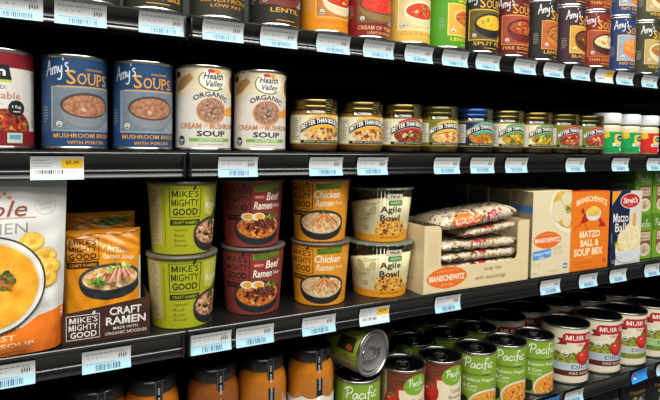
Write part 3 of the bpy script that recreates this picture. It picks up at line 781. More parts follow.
# ------------------------------------------------------------------ third shelf: pouches, noodle packs and their tray
def pouch(X, Y, Z, label, art=True, w=76., h=193., dep=24.):
    t = thing('soup_pouch', label, 'pouch', (X, Y, Z), 0, 'white soup pouches')
    def bulge(u, v):
        a = max(0., 1 - (u / w) ** 2); f = min(1, v / 12.) * .2 + .8
        b = dep * f * (1 - (v / h)) ** .75 * (.2 + .8 * a ** (.4 + .4 * v / h)) if v < h else 0
        b *= min(1., (w - abs(u)) / 9. + .15)
        return b + .7 * sin(u * .16 + v * .09) * min(1, b / 6) + .5 * sin(v * .21 - u * .07) * min(1, b / 6)
    nar = lambda v: 1 - .080 * (1 - v / h) ** 1.0
    fr = lambda u, v, l: Vector((u * nar(v) / 1000, -(bulge(u, v) + l * 3 + .2) / 1000, v / 1000))
    c = Canvas()
    c.rect(-w, 0, w, h, mat('#cfcfca', .35, 0, .05, spec=.6))
    if art:
        c.rect(-w, h - 11, w, h - 10.4, '#b8b8b4')
        c.ell(55, 160, 10.5, 10, '#b4b6b6', 28); c.ell(55, 160, 9.8, 9.3, mat('#cbcbc7', .35), 28); c.text('natural', 48, 161, 62, 164.5, '#9fa2a2', .0, .2, .2); c.text('farm', 50, 156, 60, 159, '#9fa2a2', .0, .2, .2)
        for dx, dy in ((10, 171), (15, 174), (6, 168), (20, 170)): c.ell(dx, dy, 2.4, 1.8, '#d8832c', 10)
        c.text('Simple', -42, 144, 37, 167, '#8a4a3c', .0, .25)
        c.line([(-46, 147.5), (46, 148.5)], .7, '#cf9a4a')
        c.text('KITCHEN', -42, 131, 38, 142.5, '#8b8984', .0)
        c.text('organic', -20, 122, 22, 127, '#b4b0a6', .0, .25)
        for (x, y, q) in ((42, 121, 13), (56, 104, 12), (60, 92, 12), (57, 80, 12)):
            c.ell(x, y, q, q * .82, '#c9972a', 24); c.ell(x - .5, y + .8, q * .93, q * .74, food('#dba832', '#e8bf4e', '#efd070'), 24); c.ell(x + 1, y, q * .3, q * .22, '#d39c2c', 12)
        c.lines(38, 48, 66, 58, 4, '#b9bab8', .8)
        c.poly([(-w, 0), (w, 0), (w, 46), (50, 40), (34, 30), (10, 26), (-30, 30), (-w, 44)], mat('#d9701a', .38, var=.1, scale=30))
        c.poly([(54, 0), (w, 0), (w, 34), (64, 20)], '#cf6412')
        c.ell(0, 77, 57, 53, '#3a3733', 56); c.ell(0, 77, 55, 51, '#d9d6ce', 56)
        c.ell(0, 77, 51, 47, '#c9c3b4', 56); c.ell(0, 76, 49.5, 45.5, food('#dd921a', '#e6a428', '#edb544', scale=60), 56)
        c.blobs(14, 82, 14, 9, ('#3f5a1e', '#a85a1c', '#2f4a16', '#b8641c', '#5a7a2a', '#7a4a1a'), 26, 4.2, 5); c.blobs(-4, 60, 30, 24, ('#e0a030', '#f0c050'), 10, 5, 6)
        c.text('HARVEST', -28, 17.5, 27, 23, '#e9cda4', .01); c.text('SQUASH SOUP', -44, 8.5, 46, 14.5, '#e9cda4', .01); c.text('butternut', 4, 2.5, 38, 5.5, '#8a2a12', .0)
    else:
        c.rect(-w, h - 9, w, h, '#a59f90'); c.text('SIMPLE', 8, h - 8, 34, h - 3, '#5a564e', .0)
    c.build('front_panel', t, fr, frange(-w, w, 40), frange(0, h, 44))
    b = Canvas(); b.rect(-w, 0, w, h, mat('#c4c4c0', .35))
    o = b.build('back_panel', t, lambda u, v, l: Vector((u * nar(v) / 1000, (.25 * bulge(u, v) + .2) / 1000, v / 1000)), frange(-w, w, 14), frange(0, h, 12))
    g = bmesh.new()                                     # bottom gusset and closed side seams
    us = [-w + 2 * w * i / 24 for i in range(25)]
    for ring, v in ((us, 0),):
        a = [g.verts.new(fr(u, v, 0)) for u in us]; d = [g.verts.new((u * nar(v) / 1000, (.25 * bulge(u, v) + .2) / 1000, 0)) for u in us]
        for i in range(24): g.faces.new((a[i], d[i], d[i + 1], a[i + 1]))
    for s in (-w, w):
        vs = [h * i / 22 for i in range(23)]
        a = [g.verts.new(fr(s, v, 0)) for v in vs]; d = [g.verts.new((s * nar(v) / 1000, (.25 * bulge(s, v) + .2) / 1000, v / 1000)) for v in vs]
        for i in range(22): g.faces.new((a[i], a[i + 1], d[i + 1], d[i]))
    bmesh.ops.recalc_face_normals(g, faces=g.faces)
    link('gusset', g, mat('#c4c4c0', .35), t)
    return t
pouch(-.0600, .6712, Z3 + .0024, 'white squash soup pouch with orange base and round bowl picture')
pouch(-.0640, .7120, Z3, 'second white pouch standing behind the squash soup pouch', False, h=198., dep=18.)

def ramen_pack(X, Y, Z, label, lean, wd=43., h=124., dep=13., seed=1):
    t = thing('noodle_pack', label, 'noodle pack', (X, Y, Z), 0, 'orange noodle packs in the brown tray')
    t.rotation_euler = (lean, 0, 0)
    def bul(u, v):
        a = max(0., 1 - (u / wd) ** 2) ** .5; b = max(0., 1 - ((v - h / 2) / (h / 2)) ** 2) ** .5
        q = dep * min(a, 1) ** .6 * min(1., b * 1.3) ** .8
        return q + (.9 * sin(u * .3 + seed) * sin(v * .17 + u * .08) + (1.4 * sin(u * .25 + v * .5 + seed) if v > h * .78 else 0)) * min(1, q / 5)
    orange = mat('#d98a16', .33, 0, .1, scale=40, spec=.6)
    c = Canvas(); c.rect(-wd, 0, wd, h, orange)
    ink = '#2a1a08'
    c.outline(-41, 89, -6, 114, 1.2, ink); c.text("MIKE'S", -38.5, 107, -8.5, 113, ink, .012); c.text('MIGHTY', -38.5, 99, -8.5, 105.5, ink, .012); c.text('GOOD', -38.5, 90.5, -8.5, 97.5, ink, .04)
    c.rect(-41, 79.5, -6, 87, ink); c.text('CRAFT RAMEN', -38, 81.3, -9, 85, '#d98a16', .02)
    c.text('Chicken', -2, 96, 26, 106, '#ecdcc0', .01, .2, -.1); c.text('Ramen Soup', -2, 86, 34, 94, '#ecdcc0', .01, .2, -.1)
    c.bowl(7, 66, 35, 17, 27, '#26282b', '#3a3d42', food('#b08848', '#d0a868', '#e0c890'), ('#e0c8a0', '#c87848', '#d8b080', '#b0583a', '#e6d8b8'), 46, 3.0, 7)
    c.blobs(-8, 62, 10, 6, ('#5a8a2a', '#7aa83a', '#3f6a1a'), 16, 2.8, 2); c.blobs(14, 78, 18, 5, ('#6a9a34', '#8ab84a', '#b8d070'), 18, 2.6, 3)
    for i in range(12): c.line([(12 + i * 1.2, 78 - (i % 3)), (2 + i * 3, 60 + (i % 4) * 2)], 1.3, ('#b84a3a', '#e8c8b0', '#d88a70')[i % 3])
    c.rect(wd - 3.4, 8, wd, h * .72, mat('#d8d4c8', .4))
    c.line([(-wd, 116), (-10, 120), (14, 117), (wd, 121)], .9, '#9a5a10')
    if h > 130: c.poly([(-12, h - 13), (10, h - 6), (36, h - 7), (30, h - 15), (6, h - 18)], mat('#5a7a24', .4, var=.4)); c.line([(-wd, h - 20), (-6, h - 6), (wd, h - 12)], 1., '#8a4a0c'); c.line([(-wd, 120), (wd, 122)], .8, '#b87014')
    c.build('front_panel', t, lambda u, v, l: Vector((u / 1000, -(bul(u, v) + l * 6 + .1) / 1000, v / 1000)), frange(-wd, wd, 34), frange(0, h, 44))
    b = Canvas(); b.rect(-wd, 0, wd, h, orange)
    b.build('back_panel', t, lambda u, v, l: Vector((u / 1000, (bul(u, v) * .7) / 1000, v / 1000)), frange(-wd, wd, 16), frange(0, h, 16))
    return t
TX0, TX1, TY = .0105, .1065, .6650
t = thing('display_tray', 'low brown craft ramen tray holding orange noodle packs', 'display tray', ((TX0 + TX1) / 2, TY, Z3))
wdk = mat('#3a2018', .5, 0, .3, scale=50); hw = (TX1 - TX0) / 2
bm = bmesh.new()
box(bm, (-hw, .0012, 0), (hw, .13, .0012)); box(bm, (-hw, .1288, 0), (hw, .13, .09)); fv = [bm.verts.new((x, y, z)) for y in (0, .0012) for x, z in ((-hw, 0), (hw, 0), (hw, .0465), (-hw, .036))]
for f in ((0, 1, 2, 3), (7, 6, 5, 4), (3, 2, 6, 7), (0, 4, 5, 1)): bm.faces.new([fv[i] for i in f])
for s in (-1, 1):
    x0, x1 = sorted((s * hw, s * (hw - .0012)))
    vs = [bm.verts.new((x, y, z)) for x in (x0, x1) for y, z in ((0, 0), (.13, 0), (.13, .09), (.06, .048), (0, .036 if s < 0 else .0465))]
    bm.faces.new(vs[:5]); bm.faces.new(list(reversed(vs[5:])))
    for i in range(5): bm.faces.new((vs[i], vs[5 + i], vs[5 + (i + 1) % 5], vs[(i + 1) % 5]))
bmesh.ops.recalc_face_normals(bm, faces=bm.faces)
link('tray_body', bm, wood('#2a1610', '#4a281c'), t, False)
c = Canvas(); q = hw * 1000
c.poly([(-q, 0), (q, 0), (q, 46), (-q, 35.5)], wood('#2a1610', '#45261b'))
wh = '#d8d4cc'
c.outline(-44, 5, -9, 33, .9, wh); c.text("MIKE'S", -41, 24, -11, 31, wh, .012); c.text('MIGHTY', -41.5, 15.5, -11, 22.5, wh, .012); c.text('GOOD', -40, 6.8, -12, 14, wh, .04); c.ell(-15, 34.5, 1.4, 2.6, wh, 10, -.4)
c.text('CRAFT', 2, 28.5, 38, 38, wh, .04); c.text('RAMEN', -2, 17, 43, 26.5, wh, .04); c.text('MADE WITH', 6, 11, 34, 14.4, wh, .0); c.text('ORGANIC NOODLES', -3, 5, 44, 8.6, wh, .0)
c.build('front_print', t, flat(0), smooth=False, clip=False)
ramen_pack(.0565, .6960, Z3 + .0030, 'orange noodle pack at the front of the brown tray', -.04, 43.5, 124., 13., 1)
ramen_pack(.0560, .7270, Z3 + .0030, 'orange noodle pack behind, its crumpled top rising over the front pack', -.05, 42., 141., 12., 4)

# ------------------------------------------------------------------ third shelf: open carton with bags of soup mix
CX0, CX1, CF = .5170, .7500, .6520
CARD = mat('#d6c499', .55, 0, .05, scale=30)
t = thing('display_carton', 'open cream carton with cutaway front, printed with an orange oval', 'carton', (CX0, CF, Z3))
W = (CX1 - CX0) * 1000; D = .105; th = .0014
front = [(0, 0), (W, 0), (W, 108), (211, 108), (206.5, 105), (205, 99), (205, 50), (202, 42.5), (195, 40), (42, 40), (36, 42.5), (34, 49), (34, 102), (32, 107), (27, 109), (0, 110)]
bm = bmesh.new()
fa = [bm.verts.new((u / 1000, 0, v / 1000)) for u, v in front]; fb = [bm.verts.new((u / 1000, th, v / 1000)) for u, v in front]
tri = tessellate_polygon([[Vector((u, v, 0)) for u, v in front]])
for a in tri: bm.faces.new([fa[i] for i in a]); bm.faces.new([fb[i] for i in a])
for i in range(len(front)): bm.faces.new((fa[i], fa[(i + 1) % len(front)], fb[(i + 1) % len(front)], fb[i]))
box(bm, (0, th, 0), (W / 1000, D, th)); box(bm, (0, th, th), (th, D, .110)); box(bm, (W / 1000 - th, th, th), (W / 1000, D, .108)); box(bm, (th, D - th, th), (W / 1000 - th, D, .110))
bmesh.ops.recalc_face_normals(bm, faces=bm.faces)
link('carton_body', bm, CARD, t, False)
c = Canvas()
OR = mat('#dd6a1c', .5)
oval = lambda c, x, y, rx, ry, n=30: c.poly([(x + rx * (abs(cos(a)) ** 1.25) * (1 if cos(a) > 0 else -1), y + ry * sin(a)) for a in [2 * pi * i / n for i in range(n)]], OR)
oval(c, 48, 24, 42, 18); c.text('MANISCHEWITZ', 11, 19, 85, 28.5, '#ece2cc', .05); c.text('quality since day one', 26, 33, 70, 36, '#e8c09a', .0); c.text('EST 1888', 36, 11.5, 60, 14, '#e8c09a', .0)
c.text('soup mix', 128, 25.5, 168, 34, '#4a4034', .0); c.text('with seasonings', 108, 11, 178, 20, '#4a4034', .0)
c.text('1888', 8, 44, 30, 100, '#cfbb8e', .03, 0, 0)
c.build('front_print', t, flat(0), smooth=False, clip=False)
c = Canvas()
for i, (a, b) in enumerate(((28, 80), (24, 72), (30, 78), (26, 60))): c.text(('SOUP MIX', 'BEANS', 'BARLEY', 'SEASONED')[i], -b, 78 - i * 20, -a, 84 - i * 20, '#b3a07a', .0)
c.build('side_print', t, lambda u, v, l: Vector((-.0002 - l / 1000, -u / 1000, v / 1000)), smooth=False, clip=False)

def bean_bag(X, Y, Z, label, L=.180, Wd=.086, hgt=.027, tilt=(0, 0, 0), art=False, seed=1):
    t = thing('soup_mix_bag', label, 'bag', (X, Y, Z), 0, 'soup mix bags lying in the cream carton'); t.rotation_euler = tilt
    R = random.Random(seed); bm = bmesh.new(); n, m = 36, 20
    grid = {}
    for i in range(n + 1):
        for j in range(m):
            s = 2 * i / n - 1; a = 2 * pi * j / m
            k = max(0., 1 - abs(s) ** 9) ** .6
            wv = .5 * Wd * (.86 + .14 * k)
            y = wv * (abs(cos(a)) ** .7) * (1 if cos(a) > 0 else -1)
            z = .5 * hgt * k * (abs(sin(a)) ** .6) * (1 if sin(a) > 0 else -1)
            z += (.0012 * sin(s * 30 + seed) * cos(a * 2 + s * 9) + .0009 * sin(s * 57 + a * 3)) * min(1, k * 1.5 + .3)
            grid[i, j] = bm.verts.new((.5 * L * s, y, z + .5 * hgt))
    for i in range(n):
        for j in range(m): bm.faces.new((grid[i, j], grid[i + 1, j], grid[i + 1, (j + 1) % m], grid[i, (j + 1) % m]))
    bm.faces.new([grid[0, j] for j in range(m)]); bm.faces.new([grid[n, j] for j in range(m)])
    bmesh.ops.recalc_face_normals(bm, faces=bm.faces)
    key = ('bagfilm',)
    if key not in MATS:
        mt = food('#5e4428', '#9c8158', '#c2b290', '#cfc9be', '#a88c5c', '#c9c2b4', scale=100, rough=.2); MATS[key] = mt
    link('bag_film', bm, MATS[key], t, True, 60)
    # printed front edge and top
    c = Canvas()
    R = random.Random(seed + 20)
    for i in range(70):
        x = R.uniform(-72, 72); y = R.uniform(-26, 20); w = R.uniform(.8, 2.6)
        c.rect(x, y, x + w, y + R.uniform(2, 6), R.choice(('#5a4630', '#cfc9bc', '#8a5a2a', '#b8882c', '#c8b48c', '#6a5238', '#8a4a2a')))
    if art:
        oval(c, -34, 2, 30, 17); c.text('MANISCHEWITZ', -60, -2, -8, 6, '#ece2cc', .04)
        c.poly([(10, -6), (44, 4), (46, 16), (12, 10)], '#a8222c'); c.text('SPLIT PEA', 14, 0, 42, 7, '#e6d8cc', .02, 0, .22)
    else:
        c.rect(-20, 8, 8, 18, '#a8222c'); c.rect(-72, -8, -44, 0, '#44403a'); c.lines(-70, -16, -44, -8, 4, '#7a7468', 1.)
    def f(u, v, l):
        s = u / 1000 / (.5 * L); k = max(0., 1 - abs(s) ** 9) ** .6
        a = -pi / 2 + pi / 2 - (0) ; ang = pi + pi * .5 * (-(v) / 30.) * .9
        wv = .5 * Wd * (.86 + .14 * k)
        y = wv * (abs(cos(ang)) ** .7) * (1 if cos(ang) > 0 else -1); z = .5 * hgt * k * (abs(sin(ang)) ** .6) * (1 if sin(ang) > 0 else -1)
        z += .0010 * sin(s * 30 + seed)
        nrm = Vector((0, cos(ang), sin(ang)))
        return Vector((u / 1000, y, z + .5 * hgt)) + nrm * (.0008 + l / 1000)
    c.build('bag_print', t, f, frange(-76, 76, 30), frange(-30, 30, 14), clip=False)
    return t
bz = Z3 + .0062
BY = CF + .0014 + .0475
H1 = .0178
bean_bag(.6490, BY, bz, 'lowest bag of soup mix in the carton, mostly behind the carton front', hgt=H1, seed=1)
bean_bag(.6485, BY, bz + .0183, 'second bag up in the carton, its top just under the cutaway edge', hgt=H1, seed=2)
bean_bag(.6495, BY, bz + .0366, 'third bag of soup mix up, level with the cutaway edge', hgt=H1, seed=3)
bean_bag(.6485, BY, bz + .0549, 'fourth bag of soup mix up, flat under the tilted ones', hgt=H1, seed=5)
bean_bag(.6680, BY, bz + .0812, 'short tilted bag of soup mix wedged under the topmost bag', L=.122, hgt=.0145, tilt=(0, -.10, 0), seed=7)
bean_bag(.6440, BY - .002, bz + .0965, 'topmost bag of soup mix with orange oval, tilted up at one end', L=.172, hgt=.026, tilt=(0, -.10, 0), art=True, seed=4)

# ------------------------------------------------------------------ third shelf: boxes
def carton_box(name, label, cat, x0, x1, yf, dep, h, m, art, z=None, side=None, group=None, topm=None):
    t = thing(name, label, cat, (x0, yf, z if z is not None else Z3), 0, group)
    w = x1 - x0; bm = bmesh.new(); box(bm, (0, 0, 0), (w, dep, h), .0007)
    body = link('box_body', bm, m, t, False)
    c = Canvas(); art(c, w * 1000, h * 1000); c.build('front_print', t, flat(0), smooth=False)
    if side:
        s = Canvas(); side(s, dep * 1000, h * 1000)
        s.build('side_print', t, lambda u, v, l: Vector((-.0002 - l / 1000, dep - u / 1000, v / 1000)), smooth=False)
    return t
def cream_art(c, w, h):
    c.rect(.5, .5, w - .5, h - .5, mat('#dacda8', .5, var=.04)); 
    # soup plate cropped by the box edge
    pts = [(w - .6, h - .6)] + [(w - .6 + 58 * cos(a), h - 34 + 44 * sin(a)) for a in [pi * .5 + pi * i / 24 for i in range(25)] if h - 34 + 44 * sin(a) < h - .6] + [(w - .6, h - 78)]
    pl = [(min(w - .6, w + 4 + 64 * cos(a)), min(h - .6, h - 30 + 50 * sin(a))) for a in [2 * pi * i / 60 for i in range(60)]]
    c.poly(pl, '#e6dcc4')
    pl = [(min(w - .7, w + 4 + 57 * cos(a)), min(h - .7, h - 29 + 44 * sin(a))) for a in [2 * pi * i / 60 for i in range(60)]]
    c.poly(pl, food('#c8962c', '#d8ac48', '#e2c270', scale=80))
    for x, y, rx, ry in ((w - 37, h - 38, 18, 20), (w - 14, h - 15, 15, 13), (w - 13, h - 54, 12.5, 15)):
        c.ell(x, y, rx + .6, ry + .6, '#b89a58', 26); c.ell(x - .4, y + .6, rx, ry, mat('#d9cda6', .5, var=.12, scale=200), 26)
    c.blobs(w - 9, h - 36, 8, 7, ('#5a7a2a', '#7a9a3a', '#3f5a1e'), 16, 2.4, 4)
    oval(c, 40, 67, 37, 16); c.text('MANISCHEWITZ', 7, 62.5, 73, 71, '#ece2cc', .05); c.text('quality kosher', 22, 76, 58, 78.5, '#e8c09a', .0)
    c.poly([(3, 31), (51, 35), (51, 51), (3, 47)], '#4d8fc8'); c.text('matzo ball', 6, 40, 48, 46, '#e4ecf0', .01, 0, .06); c.text('mix', 20, 34, 33, 38, '#e4ecf0', .01)
    c.lines(56, 36, 88, 54, 6, '#b5a67c', .8); c.rect(85, 10, 97, 20, '#5a86b0'); c.rect(87, 13, 95, 16, '#d8dcc8')
    c.lines(4, 5, 20, 9, 1, '#8a7d5c', .8); c.lines(48, 6, 78, 10, 1, '#9a8d6c', .8); c.text('M', 6, 15, 22, 27, '#cdbd92', .0)
def shaded_cream_side(c, d, h):  # side panel's cream is darkened in its colour to stand for shade
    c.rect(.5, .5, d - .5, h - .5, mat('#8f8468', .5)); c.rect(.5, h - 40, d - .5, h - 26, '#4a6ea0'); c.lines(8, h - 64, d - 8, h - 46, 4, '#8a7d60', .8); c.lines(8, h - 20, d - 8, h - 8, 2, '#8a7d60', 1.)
cb = carton_box('matzo_box', 'cream matzo ball mix box with dumpling picture beside the carton', 'box', .7645, .8685, .6575, .052, .1565, mat('#d6c9a2', .5), cream_art, side=shaded_cream_side, group='cream matzo ball mix boxes')
for i in range(3):
    y = .7115 + i * .0555
    dup(cb, (.7645 - .002 * i, y, Z3), ('cream mix box directly behind the front cream box', 'cream mix box third back from the shelf front', 'cream mix box farthest back in the row')[i])
def orange_art(c, w, h):
    c.rect(.4, .4, w - .4, h - .4, mat('#e0751a', .45, var=.04)); k = '#ecdcae'
    wp = lambda x, y: (x, y + 5 - 9 * ((x - w / 2) / 45.) ** 2)
    c.text('MANISCHEWITZ', 14, h - 24, w - 8, h - 13, k, .05, warp=wp)
    red = '#a82418'
    for a in (.5, .9, 1.3, 1.8, 2.3, 2.7): c.line([(w * .57 + 20 * cos(a), h - 46 + 14 * sin(a)), (w * .57 + 27 * cos(a), h - 45 + 20 * sin(a))], .8, '#b8541a')
    c.poly([(26, h - 62), (38, h - 40), (46, h - 44), (50, h - 56), (40, h - 60)], red); c.ell(33, h - 37, 5, 5, red, 14)
    c.poly([(82, h - 70), (86, h - 58), (98, h - 60), (104, h - 70)], red); c.ell(86, h - 57, 5, 4.5, red, 14)
    c.line([(40, h - 60), (46, h - 74), (52, h - 70)], 1.6, red); c.line([(30, h - 60), (22, h - 66), (14, h - 66), (10, h - 74)], 1.6, red)
    c.bowl(w * .57, h - 40, 22, 9, 17, '#d8d4c8', '#e4e0d4', '#d8b850', ('#e0c45a', '#c89a30'), 6, 5, 3)
    for x in (-12, -4, 5, 12): c.ell(w * .57 + x, h - 37 + (3 if abs(x) < 8 else 0), 6.5, 6, food('#dab640', '#e6cc68'), 16)
    c.line([(w * .57 - 20, h - 46), (w * .57 + 20, h - 46)], .8, '#b0a898')
    c.text('MATZO', 26, 63, 87, 77, k, .06); c.text('BALL &', 29, 46, 84, 60, k, .06); c.text('SOUP MIX', 11, 28, 97, 43, k, .06)
    c.rect(40, 23.5, 66, 25, '#e0b030'); c.lines(12, 12, 84, 18, 2, '#b85a14', 1.); c.lines(14, 5, 70, 9, 1, '#b85a14', .8); c.ell(w - 12, 15, 5, 5, '#b8541a', 14)
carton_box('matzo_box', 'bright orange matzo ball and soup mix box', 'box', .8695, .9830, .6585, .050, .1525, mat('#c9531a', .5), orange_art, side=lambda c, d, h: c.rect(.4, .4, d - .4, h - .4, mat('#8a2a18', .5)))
def navy_art(c, w, h):
    c.rect(.4, .4, w - .4, h - .4, mat('#cfcabd', .45, var=.08, scale=40))
    c.poly([(.4, .4), (16, .4), (20, 34), (38, 58), (58, 80), (60, h - .4), (.4, h - .4)], mat('#16213f', .42))
    c.poly([(.4, h - .4), (30, h - .4), (2, h - 27), (.4, h - 27)], '#e0962a')
    c.ell(60, h - 21, 33, 16, '#e2d8cc', 36); c.ell(60, h - 21, 31, 14.5, '#b8242c', 36); c.text("Streit's", 36, h - 26, 84, h - 14, '#ece4dc', .04, .15); c.text('SINCE', 52, h - 31, 68, h - 29, '#e0c8c0', .0)
    c.text('Matzo', 6, 88, 55, 106, '#e6e3dc', .01); c.text('Ball', 13, 68, 47, 86, '#e6e3dc', .01); c.text('MIX', 22, 59, 38, 63, '#c8c8cc', .01)
    c.rect(70, 66, 80, 104, mat('#d89a34', .5, var=.3)); c.poly([(66, 64), (84, 60), (82, 72), (68, 74)], '#e0b870')
    c.bowl(58, 34, 42, 12, 30, '#cdd2d6', '#dfe2e4', '#d9b860', (), 0)
    for x, y, rx, ry in ((40, 50, 18, 21), (60, 62, 17, 22), (82, 56, 16, 22), (52, 36, 15, 13), (78, 36, 16, 13)):
        c.ell(x, y, rx + .5, ry + .5, '#b5a068', 24); c.ell(x, y + .5, rx, ry, food('#d8c68c', '#e2d4a4', '#e9dfba', scale=120), 24)
    c.bowl(58, 27, 42, 1, 24, mat('#cfd3d6', .4, var=.15, scale=80), '#cfd3d6', '#cfd3d6')
    c.blobs(20, 40, 7, 9, ('#e0c030', '#5a8a2a', '#d8a828'), 12, 3.2, 4); c.lines(20, 12, 90, 24, 3, '#b4bcc4', 1.2)
    c.lines(4, 4, 20, 12, 2, '#c8c8cc', .9); c.rect(2, 46, 3.4, 66, '#8a90a4')
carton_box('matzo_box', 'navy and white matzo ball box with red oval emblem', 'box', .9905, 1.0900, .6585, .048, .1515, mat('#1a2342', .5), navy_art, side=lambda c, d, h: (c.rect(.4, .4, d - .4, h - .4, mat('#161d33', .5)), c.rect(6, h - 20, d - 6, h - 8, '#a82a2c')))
def green_art(c, w, h):
    c.rect(.4, .4, w - .4, h - .4, mat('#6d9a26', .42, var=.1, scale=30)); c.poly([(.4, h * .62), (w - .4, h * .8), (w - .4, h - .4), (.4, h - .4)], mat('#4f7c1c', .42))
    c.script('Pacific', 8, h - 26, 15, w - 16, '#dfe6cc', 1.3, 0, .1)
    c.rrect(14, 22, w - 4, 62, 2, '#7a5038'); c.rrect(17, 40, w - 6, 58, 2, '#c9b896'); c.text('Cream of', 20, 51, w - 10, 56, '#5a4030', .02); c.text('Mushroom', 20, 43, w - 9, 48, '#5a4030', .02)
    c.ell(w * .6, 20, 20, 14, '#d8cdb4', 24); c.ell(w * .6, 21, 17, 10, food('#b09878', '#cbb898'), 20); c.blobs(w * .6, 21, 13, 7, ('#7a5a40', '#d8cab0'), 8, 3, 3)
def green_side(c, d, h):
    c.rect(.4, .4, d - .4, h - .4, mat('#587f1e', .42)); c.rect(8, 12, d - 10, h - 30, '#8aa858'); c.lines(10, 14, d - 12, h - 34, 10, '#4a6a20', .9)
gx = 1.0930; gw = .0600
for i, (x, y) in enumerate(((gx, .6730), (gx + gw + .003, .6730))):
    for k in range(2):
        lab = ('green soup carton right beside the navy box, lower of its stack', 'green soup carton right beside the navy box, upper of its stack', 'green soup carton at the far end of the third shelf, lower of its stack', 'green soup carton at the far end of the third shelf, upper of its stack')[i * 2 + k]
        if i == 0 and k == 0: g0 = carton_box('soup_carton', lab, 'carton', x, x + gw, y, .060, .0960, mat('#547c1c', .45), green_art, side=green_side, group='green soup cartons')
        else: dup(g0, (x, y + (.003 if k else 0), Z3 + k * .0964), lab)

# ------------------------------------------------------------------ lowest shelf in view
Z4 = DECKZ[3] + .0005
def sauce_jar(X, Y, label, cont, phi, seed=1):
    r = .0352
    t = thing('sauce_jar', label, 'jar', (X, Y, Z4), 0, 'tall sauce jars with black lids'); t.scale = (1, 1, 1.045)
    bm = bmesh.new()
    lathe(bm, [(0, .002), (r * .8, .002), (r * .88, 0), (r, .006), (r, .108), (r * .985, .118), (r * .94, .127), (r * .86, .1335), (r * .84, .146), (0, .146)])
    link('glass_jar', bm, mat(cont, .1, 0, .35, coat=1., scale=28, spec=.6), t)
    bm = bmesh.new(); q = r * .895
    lathe(bm, [(0, .1365), (q - .001, .1365), (q, .1375), (q, .1500), (q - .0012, .1525), (q - .0035, .1538), (q - .0065, .1538), (q - .008, .1524), (r * .50, .1524), (r * .48, .1516), (r * .25, .1520), (0, .1526)])
    link('lid', bm, mat('#1a1a1b', .32, .3, .1, coat=.4), t)
    c = Canvas(); H = CIRC(r) / 2; n = 72
    xs = [-H + 2 * H * i / n for i in range(n + 1)]
    tp = lambda x: 92 - 5 * abs(sin((x - 4) / 9.5)) - 6 * (1 - cos((x + 6) / 22.)) * .5
    c.add([(x, 14) for x in xs] + [(x, tp(x)) for x in xs], [(i, i + 1, n + 2 + i, n + 1 + i) for i in range(n)], mat('#d9d4c6', .5))
    c.text('18', 4, 76, 8, 81, '#4a4640', .0); c.rect(-22, 40, 24, 60, '#3a342c'); c.text('SAUCE', -18, 45, 20, 56, '#d9d4c6', .02)
    c.build('label', t, wrap(r, phi, 0), frange(-H, H, 56))
    s = Canvas(); s.rect(-5.2, 90, 5.2, 153, mat('#17171a', .3)); s.outline(-4.5, 92, 4.5, 152, .5, '#6f6e6a')
    for i in range(16): s.rect(-1.2, 99 + i * 2.9, 1.4, 100.9 + i * 2.9, '#a5a39c')
    
    rad = lambda v: r if v < 112 else (r - (r * .10) * (v - 112) / 24. if v < 136 else r * .905)
    st = s.build('seal_strip', t, wrap(r, phi + .02, 0, rad), frange(-6, 6, 6), (108, 112, 118, 124, 130, 136, 142))
    # bend over the lid edge
    s2 = Canvas(); s2.rect(-5.6, 0, 5.6, 8, mat('#17171a', .3))
    s2.build('seal_end', st, lambda u, v, l: Vector(((r * .895 - v / 1000) * sin(phi + .02) + u / 1000 * cos(phi), -(r * .895 - v / 1000) * cos(phi + .02) + u / 1000 * sin(phi), .1542)), smooth=False)
sauce_jar(.0495, .7010, 'amber sauce jar with black lid, first on the lowest shelf', '#8a4a16', .05, 1)
sauce_jar(.1145, .7010, 'amber sauce jar with black lid, second, before the seam', '#a35c14', .10, 2)
sauce_jar(.1960, .7010, 'brownish sauce jar with black lid, third from the pouch side', '#7c4318', .02, 3)
sauce_jar(.2685, .7030, 'amber sauce jar with black lid, fourth from the pouch side', '#a86416', .0, 4)
sauce_jar(.3455, .7010, 'amber sauce jar with black lid beside the green soup can', '#b06a14', -.08, 5)

